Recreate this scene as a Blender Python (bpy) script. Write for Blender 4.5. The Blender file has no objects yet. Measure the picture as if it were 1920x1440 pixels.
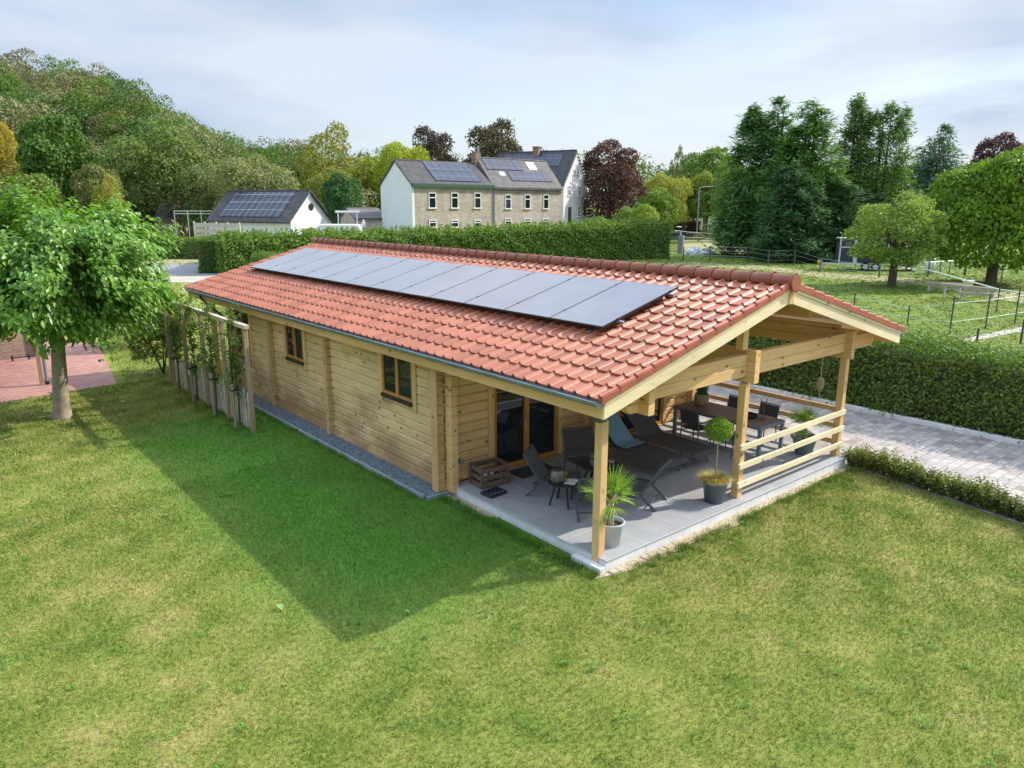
import bpy, math, random
import numpy as np
from mathutils import Vector
R = math.radians
sc = bpy.context.scene
# ---------------------------------------------------------------- camera
CAM = np.array([-7.676, -6.9605, 5.44]); YAW = R(50.20); PITCH = R(13.625); F = 1384.6
cd = bpy.data.cameras.new('camera'); cam = bpy.data.objects.new('camera', cd)
sc.collection.objects.link(cam); sc.camera = cam
cam.location = CAM; cam.rotation_euler = (R(90) - PITCH, R(-0.117), YAW - R(90))
cd.sensor_width = 36; cd.lens = 36 * F / 1920; cd.clip_start = .1; cd.clip_end = 3000
# ---------------------------------------------------------------- world, sun, exposure
SUN_EL, SUN_AZ = R(38.7), R(-18.8)
w = bpy.data.worlds.new('World'); sc.world = w; w.use_nodes = True
nt = w.node_tree; nt.nodes.clear(); N = nt.nodes.new; Lk = nt.links.new
out = N('ShaderNodeOutputWorld'); bg = N('ShaderNodeBackground'); sky = N('ShaderNodeTexSky')
sky.sky_type = 'NISHITA'; sky.sun_disc = False; sky.sun_elevation = SUN_EL; sky.sun_rotation = R(90) - SUN_AZ
sky.altitude = 100; sky.air_density = 1.0; sky.dust_density = 1.6; sky.ozone_density = 1.5
tc = N('ShaderNodeTexCoord'); mp = N('ShaderNodeMapping'); mp.inputs['Scale'].default_value = (1.0, 1.0, 4.2)
mp.inputs['Rotation'].default_value = (R(4), R(-5), 0)
n1 = N('ShaderNodeTexNoise'); n1.inputs['Scale'].default_value = 2.3; n1.inputs['Detail'].default_value = 9; n1.inputs['Roughness'].default_value = .55
n1.inputs['Distortion'].default_value = .5
cr = N('ShaderNodeValToRGB'); cr.color_ramp.elements[0].position = .30; cr.color_ramp.elements[1].position = .56
cr.color_ramp.elements[0].color = (.45, .45, .45, 1); cr.color_ramp.elements[1].color = (.96, .96, .96, 1)
n2 = N('ShaderNodeTexNoise'); n2.inputs['Scale'].default_value = 1.5; n2.inputs['Detail'].default_value = 5
mp2 = N('ShaderNodeMapping'); mp2.inputs['Scale'].default_value = (1, 1, 3.6); mp2.inputs['Location'].default_value = (.35, 1.9, .2)
cr2 = N('ShaderNodeValToRGB'); cr2.color_ramp.elements[0].position = .36; cr2.color_ramp.elements[1].position = .57
cr2.color_ramp.elements[0].color = (1.75, 2.45, 3.5, 1); cr2.color_ramp.elements[1].color = (3.65, 3.95, 4.5, 1)
mx = N('ShaderNodeMix'); mx.data_type = 'RGBA'
Lk(tc.outputs['Generated'], mp.inputs['Vector']); Lk(mp.outputs[0], n1.inputs['Vector']); Lk(n1.outputs['Fac'], cr.inputs[0])
Lk(tc.outputs['Generated'], mp2.inputs['Vector']); Lk(mp2.outputs[0], n2.inputs['Vector']); Lk(n2.outputs['Fac'], cr2.inputs[0])
Lk(cr.outputs[0], mx.inputs[0]); Lk(sky.outputs[0], mx.inputs[6]); Lk(cr2.outputs[0], mx.inputs[7])
# overcast veil brighter overhead, raised above the view to lift the ambient light
sxz = N('ShaderNodeSeparateXYZ'); Lk(tc.outputs['Generated'], sxz.inputs[0]); zr = N('ShaderNodeMapRange'); zr.interpolation_type = 'SMOOTHSTEP'
zr.inputs[1].default_value = .38; zr.inputs[2].default_value = .95; zr.inputs[3].default_value = 1.; zr.inputs[4].default_value = 3.3; Lk(sxz.outputs[2], zr.inputs[0])
vm = N('ShaderNodeVectorMath'); vm.operation = 'SCALE'; Lk(mx.outputs[2], vm.inputs[0]); Lk(zr.outputs[0], vm.inputs[3])
Lk(vm.outputs[0], bg.inputs[0]); bg.inputs[1].default_value = .125; Lk(bg.outputs[0], out.inputs[0])
sl = bpy.data.lights.new('sun', 'SUN'); sl.energy = 3.6; sl.angle = R(.6); sl.color = (1, .93, .82)
so = bpy.data.objects.new('sun', sl); sc.collection.objects.link(so)
sdir = Vector((math.cos(SUN_EL) * math.cos(SUN_AZ), math.cos(SUN_EL) * math.sin(SUN_AZ), math.sin(SUN_EL)))
so.rotation_euler = sdir.to_track_quat('Z', 'Y').to_euler(); so.location = (30, -10, 30)
sc.view_settings.view_transform = 'Standard'; sc.view_settings.look = 'None'
sc.view_settings.exposure = 0.76; sc.view_settings.gamma = 1
sc.cycles.use_denoising = True; sc.cycles.max_bounces = 7; sc.cycles.transparent_max_bounces = 12
# ---------------------------------------------------------------- geometry of the view, used to place far things at a chosen distance
FH = np.array([math.cos(YAW), math.sin(YAW), 0.]); RT = np.array([math.sin(YAW), -math.cos(YAW), 0.])
FW = FH * math.cos(PITCH) - np.array([0, 0, math.sin(PITCH)]); UP = np.cross(RT, FW)
def ray(px, py): return FW + RT * (px - 960) / F - UP * (py - 720) / F
def pt(px, py, D): d = ray(px, py); return CAM + d / (d @ FH) * D          # at forward distance D
def gp(px, py, z=0.): d = ray(px, py); return CAM + d * (z - CAM[2]) / d[2]   # on a level plane
# ---------------------------------------------------------------- object helpers
COL = sc.collection
def tag(o, label=None, cat=None, group=None, kind=None):
    if label: o['label'] = label
    if cat: o['category'] = cat
    if group: o['group'] = group
    if kind: o['kind'] = kind
    return o
def empty(name, loc=(0, 0, 0), rz=0., label=None, cat=None, group=None):
    o = bpy.data.objects.new(name, None); COL.objects.link(o); o.location = tuple(float(v) for v in loc); o.rotation_euler = (0, 0, rz)
    o.empty_display_size = .2
    return tag(o, label, cat, group)
def link(name, me, m=None, parent=None):
    o = bpy.data.objects.new(name, me); COL.objects.link(o)
    if m is not None and not len(me.materials): me.materials.append(m)
    if parent is not None: o.parent = parent
    return o
def copy_tree(o, parent=None):
    c = o.copy(); COL.objects.link(c); c.parent = parent
    for ch in list(o.children): copy_tree(ch, c)
    return c
def place(root, loc, rz, label=None):
    root.location = tuple(float(v) for v in loc); root.rotation_euler = (0, 0, rz)
    if label: root['label'] = label
    return root
class MB:
    def __init__(s): s.v = []; s.f = []; s.sm = []
    def add(s, vs, fs, smooth=False):
        b = len(s.v); s.v += [tuple(map(float, v)) for v in vs]
        for f in fs: s.f.append(tuple(i + b for i in f)); s.sm.append(smooth)
        return s
    def box(s, a, b):
        x0, y0, z0 = a; x1, y1, z1 = b
        x0, x1 = min(x0, x1), max(x0, x1); y0, y1 = min(y0, y1), max(y0, y1); z0, z1 = min(z0, z1), max(z0, z1)
        return s.add([(x0, y0, z0), (x1, y0, z0), (x1, y1, z0), (x0, y1, z0), (x0, y0, z1), (x1, y0, z1), (x1, y1, z1), (x0, y1, z1)],
                     [(0, 3, 2, 1), (4, 5, 6, 7), (0, 1, 5, 4), (1, 2, 6, 5), (2, 3, 7, 6), (3, 0, 4, 7)])
    def beam(s, p, q, w, h, up=(0, 0, 1), bev=0.):
        p = Vector(p); q = Vector(q); d = (q - p).normalized(); u = Vector(up)
        sd = d.cross(u)
        if sd.length < 1e-4: sd = d.cross(Vector((1, 0, 0)))
        sd.normalize(); u = sd.cross(d).normalized()
        w2, h2 = w / 2, h / 2
        if bev:
            prof = [(-w2 + bev, -h2), (w2 - bev, -h2), (w2, -h2 + bev), (w2, h2 - bev), (w2 - bev, h2), (-w2 + bev, h2), (-w2, h2 - bev), (-w2, -h2 + bev)]
        else: prof = [(-w2, -h2), (w2, -h2), (w2, h2), (-w2, h2)]
        n = len(prof); vs = [p + sd * a + u * b for a, b in prof] + [q + sd * a + u * b for a, b in prof]
        fs = [(i, (i + 1) % n, n + (i + 1) % n, n + i) for i in range(n)] + [tuple(range(n))[::-1], tuple(range(n, 2 * n))]
        return s.add(vs, fs)
    def tube(s, pts, r, n=8, cap=True, smooth=True):
        pts = [Vector(p) for p in pts]; rs = r if hasattr(r, '__len__') else [r] * len(pts)
        rings = []; ref = Vector((0, 0, 1)); prev = None
        for i, p in enumerate(pts):
            d = (pts[min(i + 1, len(pts) - 1)] - pts[max(i - 1, 0)]).normalized()
            if prev is None:
                a = d.cross(ref)
                if a.length < 1e-3: a = d.cross(Vector((1, 0, 0)))
            else: a = prev - d * prev.dot(d)
            a.normalize(); prev = a; b = d.cross(a)
            rings.append([p + (a * math.cos(2 * math.pi * k / n) + b * math.sin(2 * math.pi * k / n)) * rs[i] for k in range(n)])
        vs = [v for ring in rings for v in ring]; m = len(pts)
        fs = [(i * n + k, i * n + (k + 1) % n, (i + 1) * n + (k + 1) % n, (i + 1) * n + k) for i in range(m - 1) for k in range(n)]
        s.add(vs, fs, smooth)
        if cap: s.add(rings[0], [tuple(range(n))[::-1]]); s.add(rings[-1], [tuple(range(n))])
        return s
    def lathe(s, prof, c=(0, 0, 0), n=28, smooth=True):
        vs = []; m = len(prof)
        for r, z in prof:
            for k in range(n):
                a = 2 * math.pi * k / n; vs.append((c[0] + r * math.cos(a), c[1] + r * math.sin(a), c[2] + z))
        fs = [(i * n + k, i * n + (k + 1) % n, (i + 1) * n + (k + 1) % n, (i + 1) * n + k) for i in range(m - 1) for k in range(n)]
        s.add(vs, fs, smooth)
        return s
    def prism(s, poly, axis, a, b):
        def P(u, v, t): return {0: (t, u, v), 1: (u, t, v), 2: (u, v, t)}[axis]
        n = len(poly); vs = [P(u, v, a) for u, v in poly] + [P(u, v, b) for u, v in poly]
        fs = [(i, (i + 1) % n, n + (i + 1) % n, n + i) for i in range(n)] + [tuple(range(n))[::-1], tuple(range(n, 2 * n))]
        return s.add(vs, fs)
    def xf(s, M, i0=0):
        s.v[i0:] = [tuple(M @ Vector(v)) for v in s.v[i0:]]; return s
    def build(s, name, m=None, parent=None, bevel=0.):
        me = bpy.data.meshes.new(name); me.from_pydata(s.v, [], s.f)
        me.polygons.foreach_set('use_smooth', s.sm)
        if m is not None: me.materials.append(m)
        me.update(); o = bpy.data.objects.new(name, me); COL.objects.link(o)
        if parent is not None: o.parent = parent
        if bevel:
            b = o.modifiers.new('b', 'BEVEL'); b.width = bevel; b.segments = 2; b.limit_method = 'ANGLE'; b.angle_limit = R(40)
        return o
def np_mesh(name, V, Fc, m=None, attrs=None, smooth=False):
    me = bpy.data.meshes.new(name); k = Fc.shape[1]
    me.vertices.add(len(V)); me.vertices.foreach_set('co', np.ascontiguousarray(V, dtype=np.float32).ravel())
    me.loops.add(Fc.size); me.loops.foreach_set('vertex_index', np.ascontiguousarray(Fc, dtype=np.int32).ravel())
    me.polygons.add(len(Fc)); me.polygons.foreach_set('loop_start', np.arange(len(Fc), dtype=np.int32) * k)
    me.polygons.foreach_set('use_smooth', np.full(len(Fc), smooth))
    me.update(calc_edges=True)
    if attrs:
        for an, (ty, arr) in attrs.items():
            a = me.attributes.new(an, ty, 'FACE')
            a.data.foreach_set('value' if ty == 'FLOAT' else 'color', np.ascontiguousarray(arr, dtype=np.float32).ravel())
    if m is not None: me.materials.append(m)
    return me
# ---------------------------------------------------------------- materials
def nodes(name):
    m = bpy.data.materials.new(name); m.use_nodes = True; t = m.node_tree; t.nodes.clear()
    o = t.nodes.new('ShaderNodeOutputMaterial'); b = t.nodes.new('ShaderNodeBsdfPrincipled'); t.links.new(b.outputs[0], o.inputs[0])
    return m, t, b, o
def ramp(t, els, interp='LINEAR'):
    r = t.nodes.new('ShaderNodeValToRGB'); e = r.color_ramp.elements; r.color_ramp.interpolation = interp
    while len(e) < len(els): e.new(.5)
    for k, (p, c) in enumerate(els): e[k].position = p; e[k].color = (*c, 1) if len(c) == 3 else c
    return r
def noise(t, vec, scale, detail=4, rough=.55, dist=0.):
    n = t.nodes.new('ShaderNodeTexNoise'); n.inputs['Scale'].default_value = scale; n.inputs['Detail'].default_value = detail
    n.inputs['Roughness'].default_value = rough; n.inputs['Distortion'].default_value = dist
    if vec is not None: t.links.new(vec, n.inputs['Vector'])
    return n
def mapping(t, vec, scale=(1, 1, 1), rot=(0, 0, 0), loc=(0, 0, 0)):
    m = t.nodes.new('ShaderNodeMapping'); m.inputs['Scale'].default_value = scale; m.inputs['Rotation'].default_value = rot; m.inputs['Location'].default_value = loc
    t.links.new(vec, m.inputs['Vector']); return m.outputs[0]
def mix(t, fac, a, b, bt='MIX'):
    n = t.nodes.new('ShaderNodeMix'); n.data_type = 'RGBA'; n.blend_type = bt
    for i, v in ((0, fac), (6, a), (7, b)):
        if isinstance(v, (int, float)): n.inputs[i].default_value = v
        elif isinstance(v, tuple): n.inputs[i].default_value = (*v, 1)
        else: t.links.new(v, n.inputs[i])
    return n.outputs[2]
def math_(t, op, a, b=0.):
    n = t.nodes.new('ShaderNodeMath'); n.operation = op
    for i, v in ((0, a), (1, b)):
        if isinstance(v, (int, float)): n.inputs[i].default_value = v
        else: t.links.new(v, n.inputs[i])
    return n.outputs[0]
def coord(t, which='Object'):
    if which == 'World': return t.nodes.new('ShaderNodeNewGeometry').outputs['Position']
    return t.nodes.new('ShaderNodeTexCoord').outputs[which]
def bump(t, b, h, strength=.3, dist=.01):
    n = t.nodes.new('ShaderNodeBump'); n.inputs['Strength'].default_value = strength; n.inputs['Distance'].default_value = dist
    t.links.new(h, n.inputs['Height']); t.links.new(n.outputs[0], b.inputs['Normal'])
def plain(name, col, rough=.6, var=.15, scale=6., metal=0., bmp=.0, spec=.5, bscale=60.):
    m, t, b, o = nodes(name); v = coord(t)
    n = noise(t, v, scale, 5); r = ramp(t, [(.3, tuple(c * (1 - var) for c in col)), (.7, tuple(min(1, c * (1 + var)) for c in col))])
    t.links.new(n.outputs['Fac'], r.inputs[0]); t.links.new(r.outputs[0], b.inputs['Base Color'])
    b.inputs['Roughness'].default_value = rough; b.inputs['Metallic'].default_value = metal; b.inputs['Specular IOR Level'].default_value = spec
    if bmp: n2 = noise(t, v, bscale, 3); bump(t, b, n2.outputs['Fac'], bmp, .01)
    return m
def wood(name, axis, light, dark, knot=(.13, .055, .02), weather=0., rough=.62, knots=1.0):
    m, t, b, o = nodes(name); v = coord(t, 'World')
    st = [11., 11., 11.]; st[axis] = .55
    g = noise(t, mapping(t, v, tuple(st)), 2.2, 6, .65, .6)
    st2 = [.9, .9, .9]; st2[axis] = .35
    big = noise(t, mapping(t, v, tuple(st2)), 1.6, 4)
    c = ramp(t, [(.25, dark), (.75, light)]); t.links.new(g.outputs['Fac'], c.inputs[0])
    tone = ramp(t, [(.3, (.78, .76, .70)), (.7, (1.08, 1.05, 1.0))]); t.links.new(big.outputs['Fac'], tone.inputs[0])
    col = mix(t, 1., c.outputs[0], tone.outputs[0], 'MULTIPLY')
    ks = [4.6, 4.6, 4.6]; ks[axis] = 2.6
    vo = t.nodes.new('ShaderNodeTexVoronoi'); vo.inputs['Scale'].default_value = 1.; vo.inputs['Randomness'].default_value = 1.
    t.links.new(mapping(t, v, tuple(ks), loc=(.3, .7, .21)), vo.inputs['Vector'])
    kr = ramp(t, [(.075, (1, 1, 1)), (.13, (.4, .4, .4)), (.20, (0, 0, 0))]); t.links.new(vo.outputs['Distance'], kr.inputs[0])
    kf = math_(t, 'MULTIPLY', kr.outputs[0], .85 * knots)
    col = mix(t, kf, col, knot)
    if weather:
        wn = noise(t, mapping(t, v, (.8, .8, 1.5)), 1.3, 6, .62)
        wz = t.nodes.new('ShaderNodeSeparateXYZ'); t.links.new(v, wz.inputs[0])
        low = t.nodes.new('ShaderNodeMapRange'); low.inputs[1].default_value = .1; low.inputs[2].default_value = 1.5; low.inputs[3].default_value = .22; low.inputs[4].default_value = -.05
        t.links.new(wz.outputs[2], low.inputs[0])
        s = math_(t, 'ADD', wn.outputs['Fac'], low.outputs[0]); wr = ramp(t, [(.5, (0, 0, 0)), (.74, (1, 1, 1))]); t.links.new(s, wr.inputs[0])
        col = mix(t, math_(t, 'MULTIPLY', wr.outputs[0], weather), col, (.30, .18, .075))
    t.links.new(col, b.inputs['Base Color']); b.inputs['Roughness'].default_value = rough; b.inputs['Specular IOR Level'].default_value = .3
    bump(t, b, g.outputs['Fac'], .25, .004)
    return m
PL, PD = (.84, .59, .315), (.68, .42, .18)
M = {}
M['log_y'] = wood('weathered_pine_logs', 1, (.84, .635, .36), (.68, .46, .22), weather=.75)
M['joint'] = wood('sawn_log_ends', 0, (.66, .46, .24), (.48, .31, .14))
M['pine_x'] = wood('pine_along_front', 0, PL, PD)
M['pine_y'] = wood('pine_along_side', 1, PL, PD)
M['pine_z'] = wood('pine_upright', 2, PL, PD)
M['pale_x'] = wood('pale_spruce_boards', 0, (.91, .80, .57), (.80, .66, .42), knots=.8)
M['pale_y'] = wood('pale_spruce_soffit', 1, (.84, .70, .45), (.74, .57, .33), knots=.6)
M['warm_z'] = wood('honey_stained_frame_upright', 2, (.56, .29, .085), (.46, .22, .06), knots=.25)
M['warm_x'] = wood('honey_stained_frame_level', 0, (.56, .29, .085), (.46, .22, .06), knots=.25)
M['warm_y'] = wood('honey_stained_frame_side', 1, (.56, .29, .085), (.46, .22, .06), knots=.25)
M['grey_z'] = wood('weathered_stake_wood', 2, (.40, .31, .21), (.26, .19, .12), knots=.5)
M['grey_y'] = wood('weathered_top_rail', 1, (.62, .55, .45), (.46, .39, .3), knots=.3)
M['crate'] = wood('old_crate_wood', 0, (.20, .145, .11), (.12, .08, .06), knots=.4)
def m_tiles():
    m, t, b, o = nodes('terracotta_roof_tile'); v = coord(t, 'World')
    a = t.nodes.new('ShaderNodeAttribute'); a.attribute_name = 'var'
    n = noise(t, v, 1.2, 5); n2 = noise(t, v, 28, 3)
    c = ramp(t, [(0, (.20, .060, .032)), (.45, (.325, .104, .053)), (1, (.44, .155, .083))])
    s = math_(t, 'ADD', math_(t, 'MULTIPLY', a.outputs['Fac'], .55), math_(t, 'ADD', math_(t, 'MULTIPLY', n.outputs['Fac'], .3), math_(t, 'MULTIPLY', n2.outputs['Fac'], .2)))
    t.links.new(s, c.inputs[0]); t.links.new(c.outputs[0], b.inputs['Base Color'])
    b.inputs['Roughness'].default_value = .44; b.inputs['Specular IOR Level'].default_value = .5
    bump(t, b, n2.outputs['Fac'], .12, .004); return m
M['tile'] = m_tiles()
M['tile_side'] = plain('terracotta_verge', (.34, .10, .06), .6, .2, 3)
M['zinc'] = plain('zinc_gutter', (.26, .31, .35), .38, .2, 3, metal=.35)
M['steel'] = plain('galvanised_steel', (.42, .45, .48), .4, .2, 20, metal=.8)
def m_panel():
    m, t, b, o = nodes('solar_glass'); v = coord(t); n = noise(t, v, 1.1, 4)
    c = ramp(t, [(.3, (.20, .20, .22)), (.7, (.25, .25, .27))]); t.links.new(n.outputs['Fac'], c.inputs[0]); t.links.new(c.outputs[0], b.inputs['Base Color'])
    b.inputs['Roughness'].default_value = .17; b.inputs['IOR'].default_value = 1.75; b.inputs['Coat Weight'].default_value = .5; b.inputs['Coat Roughness'].default_value = .08
    return m
M['panel'] = m_panel()
M['black'] = plain('black_aluminium', (.02, .021, .024), .4, .2, 8)
def m_glass(name='window_glass', tint=(.012, .015, .016)):
    m, t, b, o = nodes(name); v = coord(t, 'World'); n = noise(t, v, .8, 2)
    c = ramp(t, [(.3, tint), (.7, tuple(x * 1.6 for x in tint))]); t.links.new(n.outputs['Fac'], c.inputs[0]); t.links.new(c.outputs[0], b.inputs['Base Color'])
    b.inputs['Roughness'].default_value = .02; b.inputs['IOR'].default_value = 1.6; n2 = noise(t, v, 1.7, 1); bump(t, b, n2.outputs['Fac'], .03, .02)
    return m
M['glass'] = m_glass()
def m_slab():
    m, t, b, o = nodes('bluestone_terrace_tiles'); v = coord(t, 'World')
    br = t.nodes.new('ShaderNodeTexBrick'); br.offset = 0.; br.inputs['Scale'].default_value = 1.; br.inputs['Brick Width'].default_value = .94; br.inputs['Row Height'].default_value = .94
    br.inputs['Mortar Size'].default_value = .006; br.inputs['Mortar Smooth'].default_value = .2
    br.inputs['Color1'].default_value = (.315, .325, .34, 1); br.inputs['Color2'].default_value = (.37, .38, .395, 1); br.inputs['Mortar'].default_value = (.50, .51, .51, 1)
    t.links.new(v, br.inputs['Vector']); n = noise(t, v, 2.2, 7, .65); n2 = noise(t, v, 60, 3)
    r = ramp(t, [(.3, (.88, .88, .88)), (.7, (1.12, 1.11, 1.1))]); t.links.new(n.outputs['Fac'], r.inputs[0])
    c = mix(t, 1., br.outputs['Color'], r.outputs[0], 'MULTIPLY'); r2 = ramp(t, [(.35, (.9, .9, .9)), (.65, (1.1, 1.1, 1.1))]); t.links.new(n2.outputs['Fac'], r2.inputs[0])
    c = mix(t, 1., c, r2.outputs[0], 'MULTIPLY'); t.links.new(c, b.inputs['Base Color']); b.inputs['Roughness'].default_value = .55
    bump(t, b, n2.outputs['Fac'], .1, .003); return m
M['slab'] = m_slab()
def m_concrete():
    m, t, b, o = nodes('pale_concrete_edge'); v = coord(t, 'World')
    n = noise(t, v, 4, 6, .65); st = noise(t, mapping(t, v, (3.2, 3.2, .25)), 1.3, 2, .5)
    c = ramp(t, [(.3, (.60, .60, .60)), (.7, (.76, .76, .75))]); t.links.new(n.outputs['Fac'], c.inputs[0])
    s = ramp(t, [(.66, (0, 0, 0)), (.74, (1, 1, 1))]); t.links.new(st.outputs['Fac'], s.inputs[0])
    t.links.new(mix(t, math_(t, 'MULTIPLY', s.outputs[0], .5), c.outputs[0], (.26, .25, .22)), b.inputs['Base Color']); b.inputs['Roughness'].default_value = .85
    bump(t, b, n.outputs['Fac'], .3, .01); return m
M['concrete'] = m_concrete()
def m_pavers(name, cols, mortar, bw, rh, rot=0.):
    m, t, b, o = nodes(name); v = mapping(t, coord(t, 'World'), rot=(0, 0, rot))
    br = t.nodes.new('ShaderNodeTexBrick'); br.inputs['Scale'].default_value = 1.; br.inputs['Brick Width'].default_value = bw; br.inputs['Row Height'].default_value = rh
    br.inputs['Mortar Size'].default_value = .010; br.inputs['Mortar Smooth'].default_value = .3; br.inputs['Bias'].default_value = 0
    br.inputs['Color1'].default_value = (0, 0, 0, 1); br.inputs['Color2'].default_value = (1, 1, 1, 1); br.inputs['Mortar'].default_value = (.5, .5, .5, 1)
    t.links.new(v, br.inputs['Vector'])
    c = ramp(t, [(i / (len(cols) - 1), x) for i, x in enumerate(cols)]); t.links.new(br.outputs['Color'], c.inputs[0])
    n = noise(t, v, 9, 5); r = ramp(t, [(.3, (.82, .82, .82)), (.7, (1.15, 1.15, 1.15))]); t.links.new(n.outputs['Fac'], r.inputs[0])
    cc = mix(t, 1., c.outputs[0], r.outputs[0], 'MULTIPLY'); n3 = noise(t, v, .7, 4); r3 = ramp(t, [(.3, (.85, .83, .8)), (.7, (1.1, 1.1, 1.1))]); t.links.new(n3.outputs['Fac'], r3.inputs[0])
    cc = mix(t, 1., cc, r3.outputs[0], 'MULTIPLY'); cc = mix(t, br.outputs['Fac'], cc, mortar)
    t.links.new(cc, b.inputs['Base Color']); b.inputs['Roughness'].default_value = .8
    h = math_(t, 'SUBTRACT', math_(t, 'MULTIPLY', n.outputs['Fac'], .3), br.outputs['Fac']); bump(t, b, h, .5, .008); return m
M['drive'] = m_pavers('tumbled_driveway_pavers', [(.24, .20, .175), (.34, .30, .265), (.41, .375, .34), (.30, .27, .265), (.46, .42, .375)], (.20, .19, .17), .30, .20, 0.)
M['redbrick'] = m_pavers('red_patio_clinkers', [(.33, .14, .11), (.40, .19, .15), (.44, .24, .20)], (.25, .17, .14), .21, .10)
def m_brick(name, c1, c2, mo, bw=.21, rh=.075, noisev=.2):
    m, t, b, o = nodes(name); v = coord(t, 'Object')
    br = t.nodes.new('ShaderNodeTexBrick'); br.inputs['Scale'].default_value = 1.; br.inputs['Brick Width'].default_value = bw; br.inputs['Row Height'].default_value = rh
    br.inputs['Mortar Size'].default_value = .012; br.inputs['Color1'].default_value = (*c1, 1); br.inputs['Color2'].default_value = (*c2, 1); br.inputs['Mortar'].default_value = (*mo, 1)
    sx = t.nodes.new('ShaderNodeSeparateXYZ'); t.links.new(v, sx.inputs[0]); cb = t.nodes.new('ShaderNodeCombineXYZ')
    t.links.new(math_(t, 'ADD', sx.outputs[0], sx.outputs[1]), cb.inputs[0]); t.links.new(sx.outputs[2], cb.inputs[1]); t.links.new(cb.outputs[0], br.inputs['Vector'])
    n = noise(t, v, .9, 6); r = ramp(t, [(.3, (1 - noisev,) * 3), (.7, (1 + noisev,) * 3)]); t.links.new(n.outputs['Fac'], r.inputs[0])
    t.links.new(mix(t, 1., br.outputs['Color'], r.outputs[0], 'MULTIPLY'), b.inputs['Base Color']); b.inputs['Roughness'].default_value = .85
    return m
M['brick_tan'] = m_brick('tan_house_brick', (.38, .31, .24), (.48, .41, .33), (.31, .28, .25), .5, .16)
M['brick_tan2'] = m_brick('pinkish_house_brick', (.40, .33, .27), (.50, .42, .35), (.36, .32, .29), .5, .16)
M['brick_red'] = m_brick('brown_garden_wall_brick', (.27, .15, .10), (.40, .28, .20), (.36, .32, .27), .22, .075)
M['render_white'] = plain('white_render', (.74, .76, .78), .8, .05, .5)
M['render_cream'] = plain('cream_lilac_render', (.62, .58, .60), .8, .08, .35)
M['white'] = plain('white_paint', (.78, .78, .76), .5, .05)
M['green_trim'] = plain('dark_green_trim', (.04, .09, .06), .5, .1)
M['slate'] = m_brick('dark_grey_roof_tiles', (.05, .05, .055), (.08, .078, .08), (.025, .025, .025), .45, .3)
M['slate2'] = m_brick('weathered_grey_roof_tiles', (.10, .093, .088), (.15, .14, .13), (.05, .045, .04), .45, .3)
def m_farpanel():
    m, t, b, o = nodes('blue_black_solar_cells'); v = coord(t)
    br = t.nodes.new('ShaderNodeTexBrick'); br.offset = 0; br.inputs['Scale'].default_value = 1.; br.inputs['Brick Width'].default_value = 1.; br.inputs['Row Height'].default_value = 1.
    br.inputs['Mortar Size'].default_value = .02; br.inputs['Color1'].default_value = (.028, .032, .058, 1); br.inputs['Color2'].default_value = (.034, .038, .066, 1); br.inputs['Mortar'].default_value = (.12, .13, .16, 1)
    t.links.new(v, br.inputs['Vector']); t.links.new(br.outputs['Color'], b.inputs['Base Color']); b.inputs['Roughness'].default_value = .2; return m
M['farpanel'] = m_farpanel()
M['farpanel_w'] = m_farpanel(); M['farpanel_w'].name = 'solar_cells_white_grid'
for nd in M['farpanel_w'].node_tree.nodes:
    if nd.type == 'TEX_BRICK': nd.inputs['Mortar'].default_value = (.4, .42, .46, 1); nd.inputs['Mortar Size'].default_value = .022; nd.inputs['Color1'].default_value = (.016, .02, .038, 1); nd.inputs['Color2'].default_value = (.022, .026, .045, 1)
M['charcoal'] = plain('charcoal_aluminium', (.075, .085, .098), .42, .15, 10)
M['sling'] = plain('dark_sling_fabric', (.075, .073, .08), .8, .12, 3, bmp=.2, bscale=250)
def m_mesh():
    m, t, b, o = nodes('see_through_mesh_fabric'); b.inputs['Base Color'].default_value = (.05, .052, .06, 1); b.inputs['Roughness'].default_value = .8
    v = coord(t); ck = t.nodes.new('ShaderNodeTexNoise'); ck.inputs['Scale'].default_value = 300; t.links.new(v, ck.inputs['Vector'])
    r = ramp(t, [(.42, (.35, .35, .35)), (.58, (.9, .9, .9))]); t.links.new(ck.outputs['Fac'], r.inputs[0]); t.links.new(r.outputs[0], b.inputs['Alpha']); return m
M['mesh'] = m_mesh()
M['towel'] = plain('blue_towel', (.17, .32, .42), .95, .15, 14, bmp=.6, bscale=90)
M['pot_light'] = plain('pale_grey_pot', (.50, .53, .57), .5, .06, 3)
M['pot_dark'] = plain('slate_grey_pot', (.10, .13, .15), .45, .1, 3)
M['pot_mid'] = plain('blue_grey_pot', (.20, .25, .30), .5, .08, 3)
M['soil'] = plain('potting_soil', (.06, .04, .03), .95, .4, 20, bmp=.8)
M['basket'] = plain('woven_basket', (.36, .27, .17), .9, .35, 40, bmp=.8, bscale=70)
M['rust'] = plain('rusty_steel', (.20, .085, .05), .85, .3, 14)
M['wicker'] = plain('dry_wicker', (.42, .33, .21), .9, .25, 20)
M['rope'] = plain('pale_rope', (.6, .57, .5), .9, .1)
M['tabletop'] = wood('grey_brown_table_slats', 1, (.30, .235, .20), (.20, .155, .135), knots=.1)
M['mat'] = plain('dark_door_mat', (.045, .05, .045), .95, .25, 30, bmp=.5)
M['paper'] = plain('magazine_paper', (.7, .7, .72), .5, .35, 30)
M['iron'] = plain('matt_black_iron', (.025, .025, .027), .6, .2, 8)
M['jar'] = plain('smoked_lantern_glass', (.16, .14, .11), .12, .3, 8)
M['bark'] = plain('grey_bark', (.27, .225, .16), .9, .35, 5, bmp=.8, bscale=16)
M['bark_dark'] = plain('dark_bark', (.10, .08, .06), .95, .3, 4, bmp=.6, bscale=10)
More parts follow.
